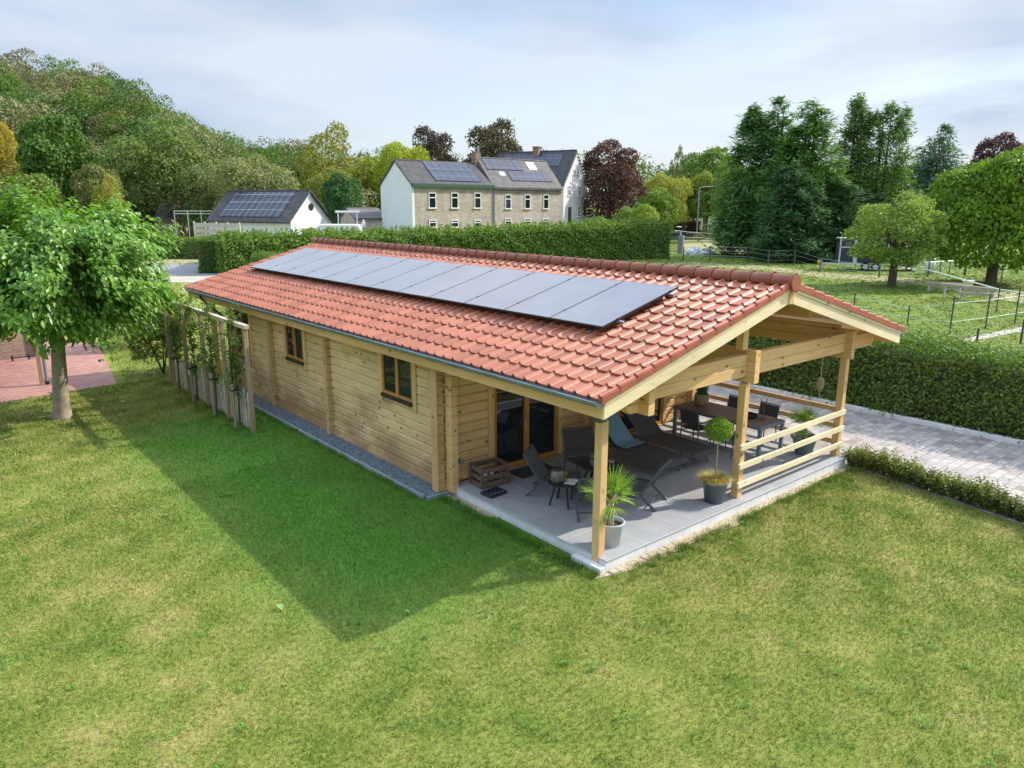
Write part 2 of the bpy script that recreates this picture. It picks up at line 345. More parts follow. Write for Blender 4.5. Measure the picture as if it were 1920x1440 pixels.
M['forest_floor'] = plain('dark_forest_floor', (.05, .08, .02), .95, .4, .1)  # dark ground colour under the hill trees
M['kerbstone'] = plain('blue_grey_kerbstone', (.27, .31, .34), .85, .15, 6, bmp=.2)
M['asphalt'] = plain('grey_asphalt', (.22, .22, .225), .9, .1, 1.2, bmp=.2)
M['stake_light'] = plain('split_chestnut_pales', (.58, .52, .43), .85, .3, 6)
M['rubber'] = plain('rubber', (.02, .02, .022), .8, .1)
M['bluewhite'] = plain('pale_aluminium', (.62, .66, .72), .35, .08, metal=.3)
M['navy'] = plain('dark_navy_panel', (.035, .042, .065), .4, .15)
M['car_brown'] = plain('metallic_brown_paint', (.16, .13, .11), .3, .1, metal=.4)
M['postwood'] = plain('dark_fence_post', (.07, .06, .055), .85, .2)
M['postgrey'] = plain('pale_fence_post', (.40, .42, .44), .6, .15)
M['tape'] = plain('white_fence_tape', (.75, .8, .78), .6, .05)
M['plank'] = wood('sun_bleached_planks', 0, (.48, .42, .35), (.34, .29, .23), knots=.3)
M['sheet'] = plain('white_plastic_bags', (.72, .73, .76), .5, .12, 2, bmp=.6, bscale=4)
M['terracotta'] = plain('chimney_brick', (.25, .17, .13), .9, .25, 4)
def m_lawn(name='lawn_turf', blades=False):
    m, t, b, o = nodes(name); v = coord(t, 'World')
    a = noise(t, v, .38, 6, .62, .4); c = noise(t, v, 1.5, 5, .6); d = noise(t, v, 17, 4, .65)
    s = math_(t, 'ADD', math_(t, 'MULTIPLY', a.outputs['Fac'], .25), math_(t, 'ADD', math_(t, 'MULTIPLY', c.outputs['Fac'], .33), math_(t, 'MULTIPLY', d.outputs['Fac'], .42)))
    wv = t.nodes.new('ShaderNodeTexWave'); wv.inputs['Scale'].default_value = .33; wv.inputs['Distortion'].default_value = 1.2; wv.inputs['Detail'].default_value = 2; wv.inputs['Detail Scale'].default_value = .6
    t.links.new(mapping(t, v, rot=(0, 0, R(58))), wv.inputs['Vector']); s = math_(t, 'ADD', s, math_(t, 'MULTIPLY', math_(t, 'SUBTRACT', wv.outputs['Fac'], .5), .035))
    if blades:
        at = t.nodes.new('ShaderNodeAttribute'); at.attribute_name = 'var'
        s = math_(t, 'ADD', math_(t, 'MULTIPLY', math_(t, 'SUBTRACT', at.outputs['Fac'], .5), .24), s)
    # paddock behind the hedge is greener
    r = ramp(t, [(.38, (.095, .165, .024)), (.46, (.185, .255, .044)), (.53, (.275, .315, .072)), (.59, (.375, .35, .12)), (.67, (.52, .43, .21))])
    t.links.new(s, r.inputs[0])
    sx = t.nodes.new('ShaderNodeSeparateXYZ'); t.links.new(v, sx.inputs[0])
    # saturated green of the cabin roof's shadow, painted into the lawn colour
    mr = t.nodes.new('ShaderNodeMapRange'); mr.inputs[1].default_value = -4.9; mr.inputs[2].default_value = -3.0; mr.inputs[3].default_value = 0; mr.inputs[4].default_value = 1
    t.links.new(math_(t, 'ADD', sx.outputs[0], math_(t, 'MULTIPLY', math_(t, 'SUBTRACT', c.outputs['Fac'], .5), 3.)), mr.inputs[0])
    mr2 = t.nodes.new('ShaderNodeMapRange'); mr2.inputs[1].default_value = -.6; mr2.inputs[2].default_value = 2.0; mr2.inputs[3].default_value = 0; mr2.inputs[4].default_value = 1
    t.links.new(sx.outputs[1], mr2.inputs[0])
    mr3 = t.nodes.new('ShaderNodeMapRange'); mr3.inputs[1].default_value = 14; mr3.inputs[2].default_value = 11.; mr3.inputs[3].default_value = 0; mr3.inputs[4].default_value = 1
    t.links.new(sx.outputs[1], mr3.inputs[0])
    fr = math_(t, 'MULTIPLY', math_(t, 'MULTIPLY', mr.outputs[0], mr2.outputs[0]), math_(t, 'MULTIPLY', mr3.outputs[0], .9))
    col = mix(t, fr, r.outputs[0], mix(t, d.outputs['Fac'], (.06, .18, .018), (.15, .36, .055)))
    mr4 = t.nodes.new('ShaderNodeMapRange'); mr4.inputs[1].default_value = 20; mr4.inputs[2].default_value = 24; t.links.new(sx.outputs[0], mr4.inputs[0])
    r4 = ramp(t, [(.38, (.07, .145, .022)), (.48, (.135, .215, .034)), (.56, (.20, .26, .055)), (.66, (.32, .28, .12))]); t.links.new(s, r4.inputs[0])
    col = mix(t, mr4.outputs[0], col, r4.outputs[0])
    if not blades: col = mix(t, 1., col, (.97, .93, .88), 'MULTIPLY')   # thatch and soil between the blades
    t.links.new(col, b.inputs['Base Color']); b.inputs['Roughness'].default_value = .8; b.inputs['Specular IOR Level'].default_value = .15
    if blades:
        tr = t.nodes.new('ShaderNodeBsdfTranslucent'); t.links.new(col, tr.inputs[0]); ms = t.nodes.new('ShaderNodeMixShader'); ms.inputs[0].default_value = .3
        t.links.new(b.outputs[0], ms.inputs[1]); t.links.new(tr.outputs[0], ms.inputs[2]); t.links.new(ms.outputs[0], o.inputs[0])
    else:
        e = noise(t, v, 60, 4, .7); h = math_(t, 'ADD', d.outputs['Fac'], e.outputs['Fac']); bump(t, b, h, .8, .05)
    return m
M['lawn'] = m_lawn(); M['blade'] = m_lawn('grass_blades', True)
def m_dirt(name, c1, c2, sc_=1.5):
    m, t, b, o = nodes(name); v = coord(t, 'World'); n = noise(t, v, sc_, 7, .65); r = ramp(t, [(.3, c1), (.7, c2)]); t.links.new(n.outputs['Fac'], r.inputs[0])
    t.links.new(r.outputs[0], b.inputs['Base Color']); b.inputs['Roughness'].default_value = .95; bump(t, b, n.outputs['Fac'], .5, .05); return m
M['dirt'] = m_dirt('sandy_track', (.15, .19, .05), (.38, .30, .17), .8)
M['straw'] = m_dirt('dry_straw_field', (.17, .20, .055), (.38, .32, .13), .5)
M['worn'] = m_dirt('worn_pale_path', (.30, .28, .23), (.42, .38, .32), .6)
M['sand'] = m_dirt('sandy_border', (.34, .27, .17), (.50, .42, .30), 5)
def m_leaf(name, trans=.3, rough=.55, spec=.25, attr=False, col=None):
    m, t, b, o = nodes(name)
    if attr: s = t.nodes.new('ShaderNodeAttribute'); s.attribute_name = 'tint'; base = s.outputs['Color']
    else: s = t.nodes.new('ShaderNodeObjectInfo'); base = s.outputs['Color']
    a = t.nodes.new('ShaderNodeAttribute'); a.attribute_name = 'var'
    v = coord(t, 'World'); n = noise(t, v, .45, 4)
    r = ramp(t, [(0, (.68, .74, .7)), (.5, (1.22, 1.2, 1.12)), (1, (2.0, 1.75, 1.3))])
    q = math_(t, 'ADD', math_(t, 'MULTIPLY', a.outputs['Fac'], .6), math_(t, 'MULTIPLY', n.outputs['Fac'], .4)); t.links.new(q, r.inputs[0])
    c = mix(t, 1., base, r.outputs[0], 'MULTIPLY')
    t.links.new(c, b.inputs['Base Color']); b.inputs['Roughness'].default_value = rough; b.inputs['Specular IOR Level'].default_value = spec
    tr = t.nodes.new('ShaderNodeBsdfTranslucent'); c2 = mix(t, 1., c, (1.25, 1.3, .6), 'MULTIPLY'); t.links.new(c2, tr.inputs[0])
    ms = t.nodes.new('ShaderNodeMixShader'); ms.inputs[0].default_value = trans; t.links.new(b.outputs[0], ms.inputs[1]); t.links.new(tr.outputs[0], ms.inputs[2]); t.links.new(ms.outputs[0], o.inputs[0])
    return m
M['leaf'] = m_leaf('foliage'); M['leaf_gloss'] = m_leaf('glossy_leaves', .35, .38, .5); M['woodleaf'] = m_leaf('woodland_foliage', .25, .6, .2, True)
def pp(px, py, ax, val):
    d = ray(px, py); return CAM + d * (val - CAM[ax]) / d[ax]
rng = np.random.default_rng(7); random.seed(7)
# ================================================================= SETTING
def sheet(name, pts, z, m, kind='structure', res=None):
    b = MB(); b.add([(x, y, z) for x, y in pts], [tuple(range(len(pts)))]); o = b.build(name, m); return tag(o, kind=kind)
# ground: one sheet to the horizon
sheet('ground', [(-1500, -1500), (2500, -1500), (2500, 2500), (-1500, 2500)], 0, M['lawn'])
sheet('driveway', [(7.50, -.06), (6.95, -3.2), (6.2, -8), (5.2, -14), (11.95, -14), (11.95, 46), (7.5, 46)], .008, M['drive'])
sheet('road', [tuple(pt(150, 505, 58)[:2]), tuple(pt(430, 508, 58)[:2]), tuple(pt(640, 480, 66)[:2]), tuple(pt(640, 470, 74)[:2]), tuple(pt(425, 484, 70)[:2]), tuple(pt(150, 484, 70)[:2])], .012, M['asphalt'])
sheet('path', [tuple(pt(300, 520, 53)[:2]), tuple(pt(470, 530, 53)[:2]), tuple(pt(455, 508, 57.6)[:2]), tuple(pt(290, 508, 57.6)[:2])], .016, M['worn'])
sheet('verge_strip', [tuple(pt(250, 490, 70.4)[:2]), tuple(pt(440, 490, 70.4)[:2]), tuple(pt(440, 470, 76)[:2]), tuple(pt(250, 470, 76)[:2])], .010, M['dirt'])
sheet('patio', [(-9.5, 17.1), (-2.83, 18.0), (-2.0, 24.2), (-1.6, 28), (-9.5, 28)], .012, M['redbrick'])
# paddock track and straw coloured meadows further off
tr = [(1180, 497, 8), (1300, 495, 9), (1440, 503, 12), (1560, 517, 14), (1700, 524, 14), (1920, 560, 26)]
up_ = [gp(x, y - h * .4)[:2] for x, y, h in tr]; dn_ = [gp(x, y + h * .3)[:2] for x, y, h in tr]
sheet('paddock_track', [tuple(p) for p in up_] + [tuple(p) for p in dn_[::-1]], .010, M['dirt'])
sheet('meadow', [tuple(gp(x, y)[:2]) for x, y in ((1278, 468), (1540, 474), (1545, 460), (1500, 452), (1280, 450))], .012, M['straw'])
sheet('meadow', [tuple(gp(x, y)[:2]) for x, y in ((60, 440), (520, 440), (500, 415), (60, 415))], .012, M['straw'])
sheet('road', [tuple(gp(x, y)[:2]) for x, y in ((1250, 446), (1600, 466), (1700, 469), (1700, 455), (1600, 452), (1350, 438), (1250, 438))], .014, M['asphalt'])
sheet('path', [tuple(gp(x, y)[:2]) for x, y in ((1812, 640), (1850, 633), (1960, 611), (1960, 603), (1845, 625), (1800, 638))], .012, M['worn'])
# kerb along the hedge
b = MB()
for k in range(28): b.box((11.95, -14 + k * 1.5, 0), (12.13, -14 + k * 1.5 + 1.488, .11))
tag(b.build('kerb', M['concrete'], bevel=.008), kind='structure')
# ================================================================= LOG CABIN
cabin = empty('log_cabin', (0, 0, 0), 0, 'long pale pine log cabin under a red tiled roof with an open front porch', 'cabin')
def part(b, name, m, parent=None, bevel=0.): return b.build(name, m, parent or cabin, bevel)
HX = 4.18; EL = -.43; ER = 8.8; SL = .271; BY = -.256; RY = 18.07
def S(x): return 2.84 + SL * ((x - EL) if x <= HX else (2 * HX - x - EL))
def logcourse(b, ax, a0, a1, zc, h, face, sgn, th, endbev=0):
    # rounded log: profile in (depth, z); depth runs from the outer face inwards
    g = .008; pr = [(0, g + .016), (.022, .003), (th, .003), (th, h - .003), (.022, h - .003), (0, h - g - .016)]
    pr = [(face + sgn * (-u), zc + v) for u, v in pr]
    if ax == 1: b.prism(pr, 1, a0, a1)
    else: b.prism(pr, 0, a0, a1)
def log_wall(name, ax, face, sgn, a0, a1, z0, z1, openings, m, th=.14, step=.19, topfn=None):
    b = MB(); z = z0
    while z < z1 - .01:
        h = min(step, z1 - z); segs = [(a0, a1)]
        if topfn: segs = topfn(z + h)
        for o0, o1, p0, p1 in openings:
            if z + h > p0 + .02 and z < p1 - .02:
                ns = []
                for s0, s1 in segs:
                    if o0 > s0: ns.append((s0, min(s1, o0)))
                    if o1 < s1: ns.append((max(s0, o1), s1))
                segs = [q for q in ns if q[1] - q[0] > .01]
        for s0, s1 in segs: logcourse(b, ax, s0, s1, z, h, face, sgn, th)
        z += step
    return part(b, name, m)
WX = -.09; WY = 4.1; WR = 7.47; WB = 15.2; Z0 = .09
def py_(px, py): return float(pp(px, py, 0, WX)[1])
w1 = (py_(775, 700), py_(718, 690)); w2 = (py_(570, 640), py_(538, 640)); w3 = (py_(468, 600), py_(440, 590))
WZ0, WZ1 = 1.60, 2.62
ops = [(w1[0], w1[1], WZ0, WZ1), (w2[0], w2[1], WZ0, WZ1), (w3[0], w3[1], WZ0 - .5, WZ1)]
log_wall('log_wall', 1, WX, 1 * -1, WY, WB, Z0, 2.75, ops, M['log_y'])   # left (garden) side; outer face at x = WX
log_wall('log_wall', 1, WR, 1, WY, WB, Z0, 2.9, [], M['pine_y'])
d1 = (float(pp(926, 874, 1, WY)[0]), float(pp(1045, 842, 1, WY)[0])); d2 = (float(pp(1160, 800, 1, WY)[0]), float(pp(1241, 789, 1, WY)[0]))
def gab(z):
    # widths of the gable logs under the sloping roof
    lim = 0
    x0 = WX; x1 = WR
    if z > 2.75:
        d = (z - 2.72 + .12) / SL; x0 = max(WX, EL + d); x1 = min(WR, ER - d)
    return [(x0, x1)] if x1 > x0 else []
log_wall('log_wall', 0, WY, -1, WX, WR, .20, 3.85, [(d1[0], d1[1], 0, 2.3), (d2[0], d2[1], 0, 2.3)], M['pine_x'], topfn=gab)
log_wall('log_wall', 0, WB, 1, WX, WR, .10, 3.85, [], M['pine_x'], topfn=gab)
# crossing log ends
def cross(cx, cy, ax, z0, z1, proj, m, wd=.15, step=.19):
    b = MB(); z = z0; k = 0
    while z < z1 - .02:
        h = min(step, z1 - z) - .006
        if ax == 0: b.box((cx - proj, cy - wd / 2 + .004 * (k % 2), z), (cx + .001, cy + wd / 2, z + h))
        else: b.box((cx - wd / 2 + .004 * (k % 2), cy - proj, z), (cx + wd / 2, cy + .001, z + h))
        z += step; k += 1
    return part(b, 'log_joint', m, bevel=.006)
for yy in (py_(620, 720), py_(514, 670), WB - .12): cross(WX, yy, 0, Z0, 2.72, .12, M['joint'], .15)
cross(WX, WY + .10, 0, Z0, 2.72, .15, M['joint'], .15)
cross(WX + .075, WY, 1, Z0, 2.80, .20, M['pine_y'], .15)
for xx in (3.68, WR - .08): cross(xx, WY, 1, .19, 3.0, .17, M['pine_y'], .17)
# upright corner boards beside the joints
b = MB(); b.box((WX - .19, WY - .005, Z0), (WX - .17, WY + .20, 2.70)); part(b, 'corner_board', M['joint'])
# plinth board at the foot
b = MB(); b.box((WX - .022, WY, Z0 - .06), (WX - .002, WB, Z0 + .05)); part(b, 'plinth_board', M['log_y'])
# windows in the garden side
def side_window(y0, y1, z0, z1):
    b = MB(); fw = .055; X = WX - .025
    b.box((X, y0, z0), (X + .07, y0 + fw, z1)); b.box((X, y1 - fw, z0), (X + .07, y1, z1)); ym = (y0 + y1) / 2
    b.box((X - .004, ym - fw * .8, z0), (X + .07, ym + fw * .8, z1)); b.box((X - .002, y0 + fw, z0), (X + .07, y1 - fw, z0 + .06)); b.box((X - .002, y0 + fw, z1 - .06), (X + .07, y1 - fw, z1))
    w_ = b.build('window', M['warm_z'], cabin)
    for a, c in ((y0 + fw, ym - fw * .8), (ym + fw * .8, y1 - fw)):
        p = MB(); p.box((X + .03, a - .005, z0 + .05), (X + .04, c + .005, z1 - .05)); p.build('pane', M['glass'], w_)
    for a, c in ((y0 - .13, y0 - .005), (y1 + .005, y1 + .13)):
        p = MB(); p.box((WX - .035, a, z0 - .16), (WX - .003, c, z1 + .02)); p.build('trim_board', M['pine_z'], w_)
    p = MB(); p.box((WX - .075, y0, z0 - .075), (WX + .05, y1, z0 - .004)); p.build('sill', M['black'], w_)
for ww in (w1, w2): side_window(ww[0], ww[1], WZ0 + .01, WZ1 - .05)
side_window(w3[0], w3[1], WZ0 - .49, WZ1 - .05)
# sliding doors in the front wall
def door(x0, x1, z0, z1):
    b = MB(); fw = .075; Y = WY - .02; xm = (x0 + x1) / 2
    for a, c in ((x0, x0 + fw), (xm - fw * .8, xm + fw * .8), (x1 - fw, x1)): b.box((a, Y, z0), (c, Y + .09, z1))
    b.box((x0 + fw, Y - .002, z0), (x1 - fw, Y + .088, z0 + .09)); b.box((x0 + fw, Y - .002, z1 - .08), (x1 - fw, Y + .088, z1))
    w_ = b.build('door', M['warm_z'], cabin)
    for a, c in ((x0 + fw, xm - fw * .8), (xm + fw * .8, x1 - fw)):
        p = MB(); p.box((a - .005, Y + .045, z0 + .08), (c + .005, Y + .055, z1 - .07)); p.build('pane', M['glass'], w_)
    for a, c in ((x0 - .13, x0 - .004), (x1 + .004, x1 + .12)):
        p = MB(); p.box((a, WY - .04, .19), (c, WY - .003, z1 + .12)); p.build('trim_board', M['pine_z'], w_)
    p = MB(); p.box((x0, WY - .09, .192), (x1, WY - .021, z0 + .02)); p.build('threshold', M['warm_x'], w_)
    p = MB(); p.box((xm - .05, Y - .03, 1.15), (xm - .03, Y - .001, 1.32)); p.build('handle', M['steel'], w_)
door(d1[0], d1[1], .20, 2.3); door(d2[0], d2[1], .20, 2.3)
# ---- roof
b = MB()
for s0, s1 in ((EL + .02, HX), (HX, ER - .02)):
    b.prism([(s0, S(s0) - .11), (s1, S(s1) - .11), (s1, S(s1) - .01), (s0, S(s0) - .01)], 1, BY + .03, RY - .02)
roof = b.build('roof', M['pale_y'], cabin)
GW = .27; NC = 68; Y0 = -.285; NR = 13
def tiles(side):
    # u: across (world y), s: up the slope
    x_e = EL - .09 if side < 0 else ER + .09
    run = HX - x_e if side < 0 else x_e - HX
    ca = 1 / math.sqrt(1 + SL * SL); sa = SL * ca; Ls = run / ca; g = (Ls - .06) / NR
    us = np.array([0, .02, .10, .190, .205, .217, .235, .253, .27]) / .27 * GW
    hs = np.array([.006, .001, .000, .003, .018, .038, .046, .036, .010])
    V = []; Fc = []; var = []
    P = len(us)
    for r in range(NR):
        for c in range(NC):
            dz = rng.normal(0, .0018); ds = rng.normal(0, .0025); vv = rng.random()
            s0 = r * g + ds; s1 = min(s0 + g + .05, Ls); y0 = Y0 + c * GW
            b0 = len(V)
            for (s, off, fl) in ((s0, .050, 0), (s0 + .004, .056, 0), (s1, .022, 0), (s0 + .002, .024, 1)):
                for u, h in zip(us, hs):
                    hh = off + dz + h * (1 if not fl else 1.0)
                    x = s * ca - hh * sa; z = s * sa + hh * ca
                    V.append(((x_e + x) if side < 0 else (x_e - x), y0 + u, S0e(side) + z))
            for i in range(P - 1):
                Fc.append((b0 + 3 * P + i, b0 + 3 * P + i + 1, b0 + i + 1, b0 + i)); Fc.append((b0 + i, b0 + i + 1, b0 + P + i + 1, b0 + P + i))
                Fc.append((b0 + P + i, b0 + P + i + 1, b0 + 2 * P + i + 1, b0 + 2 * P + i)); var += [vv] * 3
    Fc = np.array(Fc)
    if side > 0: Fc = Fc[:, ::-1]
    me = np_mesh('roof_tiles', np.array(V), Fc, M['tile'], {'var': ('FLOAT', np.array(var))}, smooth=False)
    return link('roof_tiles', me, None, roof)
def S0e(side): return 2.84 - SL * .09
tiles(-1); tiles(1)
# verge flaps, stepping down with the courses
for side in (-1, 1):
    b = MB(); x_e = EL - .09; run = HX - x_e; g = run / NR
    for r in range(NR):
        x0 = x_e + r * g; x1 = x0 + g; t = .115
        q = [(x0, 2.84 + SL * (x0 - EL) - .02), (x1 - .01, 2.84 + SL * (x1 - EL) - .02), (x1 - .01, 2.84 + SL * (x1 - EL) + .022 + .035), (x0, 2.84 + SL * (x0 - EL) + .050 + .04)]
        if side > 0: q = [(2 * HX - a, c) for a, c in q][::-1]
        b.prism(q, 1, Y0 - .012, Y0 + .012)
        # rolled edge
        y_ = Y0 + .006; zz0 = q[3][1] if side < 0 else q[0][1]
        e0 = (x0 - .01, 2.84 + SL * (x0 - EL) + .088); e1 = (x1 + .01, 2.84 + SL * (x1 - EL) + .062)
        if side > 0: e0, e1 = (2 * HX - e0[0], e0[1]), (2 * HX - e1[0], e1[1])
        b.tube([(e0[0], y_ + .03, e0[1]), (e1[0], y_ + .03, e1[1])], .030, 10)
    b.build('verge_tiles', M['tile_side'], roof)
# ridge cap
b = MB(); k = 0; y = Y0 - .01; seg = .405; ZC = S(HX) + .075
while y < RY + .1:
    n = 12; v = []
    ring = [(y - .02, .150), (y + .035, .150), (y + .04, .122), (y + seg, .132)]
    for yy, rr in ring:
        for i in range(n + 1):
            a = math.pi * (-.12 + 1.24 * i / n); v.append((HX + rr * math.cos(a), yy, ZC + rr * math.sin(a)))
    f = [(j * (n + 1) + i, j * (n + 1) + i + 1, (j + 1) * (n + 1) + i + 1, (j + 1) * (n + 1) + i) for j in range(3) for i in range(n)]
    b.add(v, f, True); y += seg
b.build('ridge_cap', M['tile'], roof)
b = MB(); b.tube([(HX, Y0 - .055, ZC - .01), (HX, Y0 - .02, ZC - .01)], .142, 28, smooth=False); b.box((HX - .10, Y0 - .05, ZC - .17), (HX + .10, Y0 - .02, ZC - .05)); b.build('ridge_end', M['tile_side'], roof)
# bargeboards and eave boards
for side in (-1, 1):
    def mir(q): return q if side < 0 else [(2 * HX - a, c) for a, c in q][::-1]
    a0, a1 = EL, HX - .07
    b = MB(); b.prism(mir([(a0, S(a0) - .185 - .10), (a1, S(a1) - .285), (a1, S(a1) - .085), (a0, S(a0) - .085)]), 1, BY, BY + .04); part(b, 'bargeboard', M['pale_x'], bevel=.004)
    b = MB(); b.prism(mir([(a0, S(a0) - .081), (a1, S(a1) - .081), (a1, S(a1)), (a0, S(a0))]), 1, BY - .016, BY + .04); part(b, 'bargeboard', M['pale_x'], bevel=.004)
b = MB(); b.prism([(HX - .068, S(HX) - .30), (HX + .068, S(HX) - .30), (HX + .068, S(HX) - .03), (HX, S(HX) - .005), (HX - .068, S(HX) - .03)], 1, BY - .025, BY + .05); part(b, 'apex_board', M['pine_z'])
b = MB(); b.box((EL - .0, BY + .042, 2.555), (EL + .04, RY, 2.80)); part(b, 'eave_board', M['pine_y'], bevel=.004)
b = MB(); b.box((ER - .04, BY + .042, 2.555), (ER, RY, 2.80)); part(b, 'eave_board', M['pine_y'])
# gutters
def gutter(xc, sgn):
    b = MB(); n = 10; rr = .084; zc = 2.825; v = []
    prof = [(xc + rr * math.cos(math.pi + math.pi * i / n), zc + rr * math.sin(math.pi + math.pi * i / n)) for i in range(n + 1)]
    pin = [(xc + (rr - .008) * math.cos(2 * math.pi - math.pi * i / n), zc + (rr - .008) * math.sin(2 * math.pi - math.pi * i / n)) for i in range(n + 1)]
    pr = prof + pin; m_ = len(pr); ys = (BY + .005, RY + .12)
    v = [(x, ys[0], z) for x, z in pr] + [(x, ys[1], z) for x, z in pr]
    f = [(i, (i + 1) % m_, m_ + (i + 1) % m_, m_ + i) for i in range(m_)]; b.add(v, f, True)
    b.add([(x, ys[0], z) for x, z in prof], [tuple(range(n + 1))]); b.add([(x, ys[1], z) for x, z in prof], [tuple(range(n + 1))])
    b.tube([(xc + sgn * (rr + .004), ys[0], zc + .004), (xc + sgn * (rr + .004), ys[1], zc + .004)], .011, 8)
    g_ = b.build('gutter', M['zinc'], cabin)
    y = BY + .25
    while y < RY:
        b = MB()
        for i in range(n):
            t0 = math.pi + math.pi * i / n; t1 = math.pi + math.pi * (i + 1) / n; q = rr + .004
            b.add([(xc + q * math.cos(t0), y, zc + q * math.sin(t0)), (xc + q * math.cos(t1), y, zc + q * math.sin(t1)), (xc + q * math.cos(t1), y + .03, zc + q * math.sin(t1)), (xc + q * math.cos(t0), y + .03, zc + q * math.sin(t0))], [(0, 1, 2, 3)])
        y += .62; b.build('gutter_bracket', M['steel'], g_)
gutter(EL - .088, -1); gutter(ER + .088, 1)
b = MB(); b.tube([(EL - .088, 16.6, 2.76), (EL - .08, 16.5, 2.62), (WX - .1, 15.5, 2.12), (WX - .08, 15.35, 1.95), (WX - .08, 15.35, .1)], .04, 10); part(b, 'downpipe', M['black'])
# posts and timber frame
PT = 2.36
def post(x, y, z0):
    b = MB(); b.box((x, y, z0), (x + .145, y + .145, PT - .0)); p = b.build('post', M['pine_z'], cabin, bevel=.01)
    b = MB(); b.box((x + .02, y + .02, PT + .001), (x + .125, y + .125, PT + .012)); b.tube([(x + .0725, y + .0725, PT + .01), (x + .0725, y + .0725, PT + .17)], .014, 10); b.box((x + .02, y + .02, PT + .13), (x + .125, y + .125, PT + .142)); b.build('post_bracket', M['steel'], p)
post(-.02, .155, 0.0); post(3.66, .155, .19); post(7.35, .155, .19); post(.0, 17.3, 0.); post(7.35, 17.3, 0.)
# second layer under roof at rear
def beamlogs(name, ax, a0, a1, c, zs, m, th=.145, ch=0.):
    b = MB()
    for i, (z0, z1) in enumerate(zs):
        e0, e1 = a0, a1
        g = .008
        if ax == 0: pr = [(c, z0 + g), (c + g, z0), (c + th - g, z0), (c + th, z0 + g), (c + th, z1 - g), (c + th - g, z1), (c + g, z1), (c, z1 - g)]; b.prism(pr, 0, e0, e1)
        else: pr = [(c, z0 + g), (c + g, z0), (c + th - g, z0), (c + th, z0 + g), (c + th, z1 - g), (c + th - g, z1), (c + g, z1), (c, z1 - g)]; b.prism(pr, 1, e0, e1)
    return part(b, name, m)
LG = [(2.50, 2.695), (2.699, 2.895)]
beamlogs('tie_beam', 0, .60, 3.655, .16, LG, M['pine_x']); beamlogs('tie_beam', 0, 3.815, 7.215, .16, LG, M['pine_x'])
b = MB()    # log end beyond the right crossing, with its lower corner cut off
b.prism([(7.365, 2.50), (8.40, 2.50), (8.50, 2.58), (8.50, 2.80), (7.365, 2.80)], 1, .162, .303); part(b, 'tie_beam', M['pine_x'], bevel=.008)
b = MB(); b.prism([(.60, 2.36), (.50, 2.44), (.50, 2.495), (.80, 2.495), (.80, 2.36)], 1, .162, .303); part(b, 'tie_beam_end', M['pine_x'])
def ybeam(x, front, zlo, n, back=WY - .2):
    zs = [(zlo + .197 * k, zlo + .197 * k + .193) for k in range(n)]
    b = MB()
    for k, (z0, z1) in enumerate(zs):
        b.prism([(x, z0 + .008), (x + .008, z0), (x + .137, z0), (x + .145, z0 + .008), (x + .145, z1 - .008), (x + .137, z1), (x + .008, z1), (x, z1 - .008)], 1, front, back if k else .45)
    return part(b, 'purlin', M['pine_y'])
ybeam(.80, -.02, 2.33, 3); ybeam(3.66, -.0, 2.39, 3); ybeam(7.22, .02, 2.36, 3, WY - .01)
beamlogs('purlin', 1, .35, WY - .01, .80, [(2.925, 2.99)], M['pine_y'])
b = MB(); b.box((7.225, .35, 2.955), (7.36, WY - .01, 3.03)); part(b, 'purlin', M['pine_y'])
b = MB(); b.box((HX - .07, -.15, S(HX) - .34), (HX + .07, WY, S(HX) - .14)); part(b, 'ridge_purlin', M['pine_y'], bevel=.006)
b = MB(); b.box((3.50, .17, 2.985), (3.66, .32, S(3.50) - .115)); part(b, 'king_post', M['pine_z'], bevel=.008)
for x in (2.1, 6.0):
    b = MB(); b.box((x, .36, S(x) - .30), (x + .10, WY, S(x) - .115)); part(b, 'rafter_purlin', M['pine_y'])
for x in (1.2, 3.4, 5.2, 7.0):
    b = MB(); b.box((x, WB + .01, S(x) - .32), (x + .1, RY - .05, S(x) - .115)); part(b, 'rafter_purlin', M['pine_y'])
# railings
for z in (1.13, .77, .41):
    b = MB(); b.box((3.60, .105, z), (7.47, .15, z + .105)); part(b, 'rail', M['pale_x'], bevel=.004)
    b = MB(); b.box((7.497, .31, z), (7.54, WY - .2, z + .105)); part(b, 'rail', M['pine_y'], bevel=.004)
# solar panels
PA = np.array([1.26, 3.22]); py0, py1 = 1.36, 16.9; PWD = (py1 - py0) / 12; pn = math.sqrt(1 + SL * SL)
def on_slope(x, h): return (x - h * SL / pn, S(x) + h / pn)
for k in range(12):
    a = py0 + k * PWD + .006; c = py0 + (k + 1) * PWD - .006
    def slab(b, x0, x1, ya, yb, h0, h1):
        p = [on_slope(x0, h0), on_slope(x1, h0), on_slope(x1, h1), on_slope(x0, h1)]
        b.prism(p, 1, ya, yb)
    b = MB(); slab(b, PA[0], PA[1], a, c, .165, .196); fr = b.build('solar_panel', M['black'], cabin)
    b = MB(); slab(b, PA[0] + .014, PA[1] - .014, a + .012, c - .012, .190, .1985); b.build('panel_glass', M['panel'], fr)
    for xx in (PA[0] + .35, PA[1] - .25): b = MB(); slab(b, xx, xx + .05, a - .022, a + .01, .17, .206); b.build('clamp', M['black'], fr)
for xx in (PA[0] + .35, PA[1] - .3):
    b = MB(); p = [on_slope(xx, .12), on_slope(xx + .04, .12), on_slope(xx + .04, .163), on_slope(xx, .163)]; b.prism(p, 1, py0 - .12, py1 + .1); part(b, 'mounting_rail', M['steel'])
for k in range(13):
    b = MB(); y = py0 + .3 + k * 1.22; p = [on_slope(PA[0] - .03, .05), on_slope(PA[0] + .36, .05), on_slope(PA[0] + .36, .12), on_slope(PA[0] - .03, .08)]; b.prism(p, 1, y, y + .04); part(b, 'roof_hook', M['steel'])
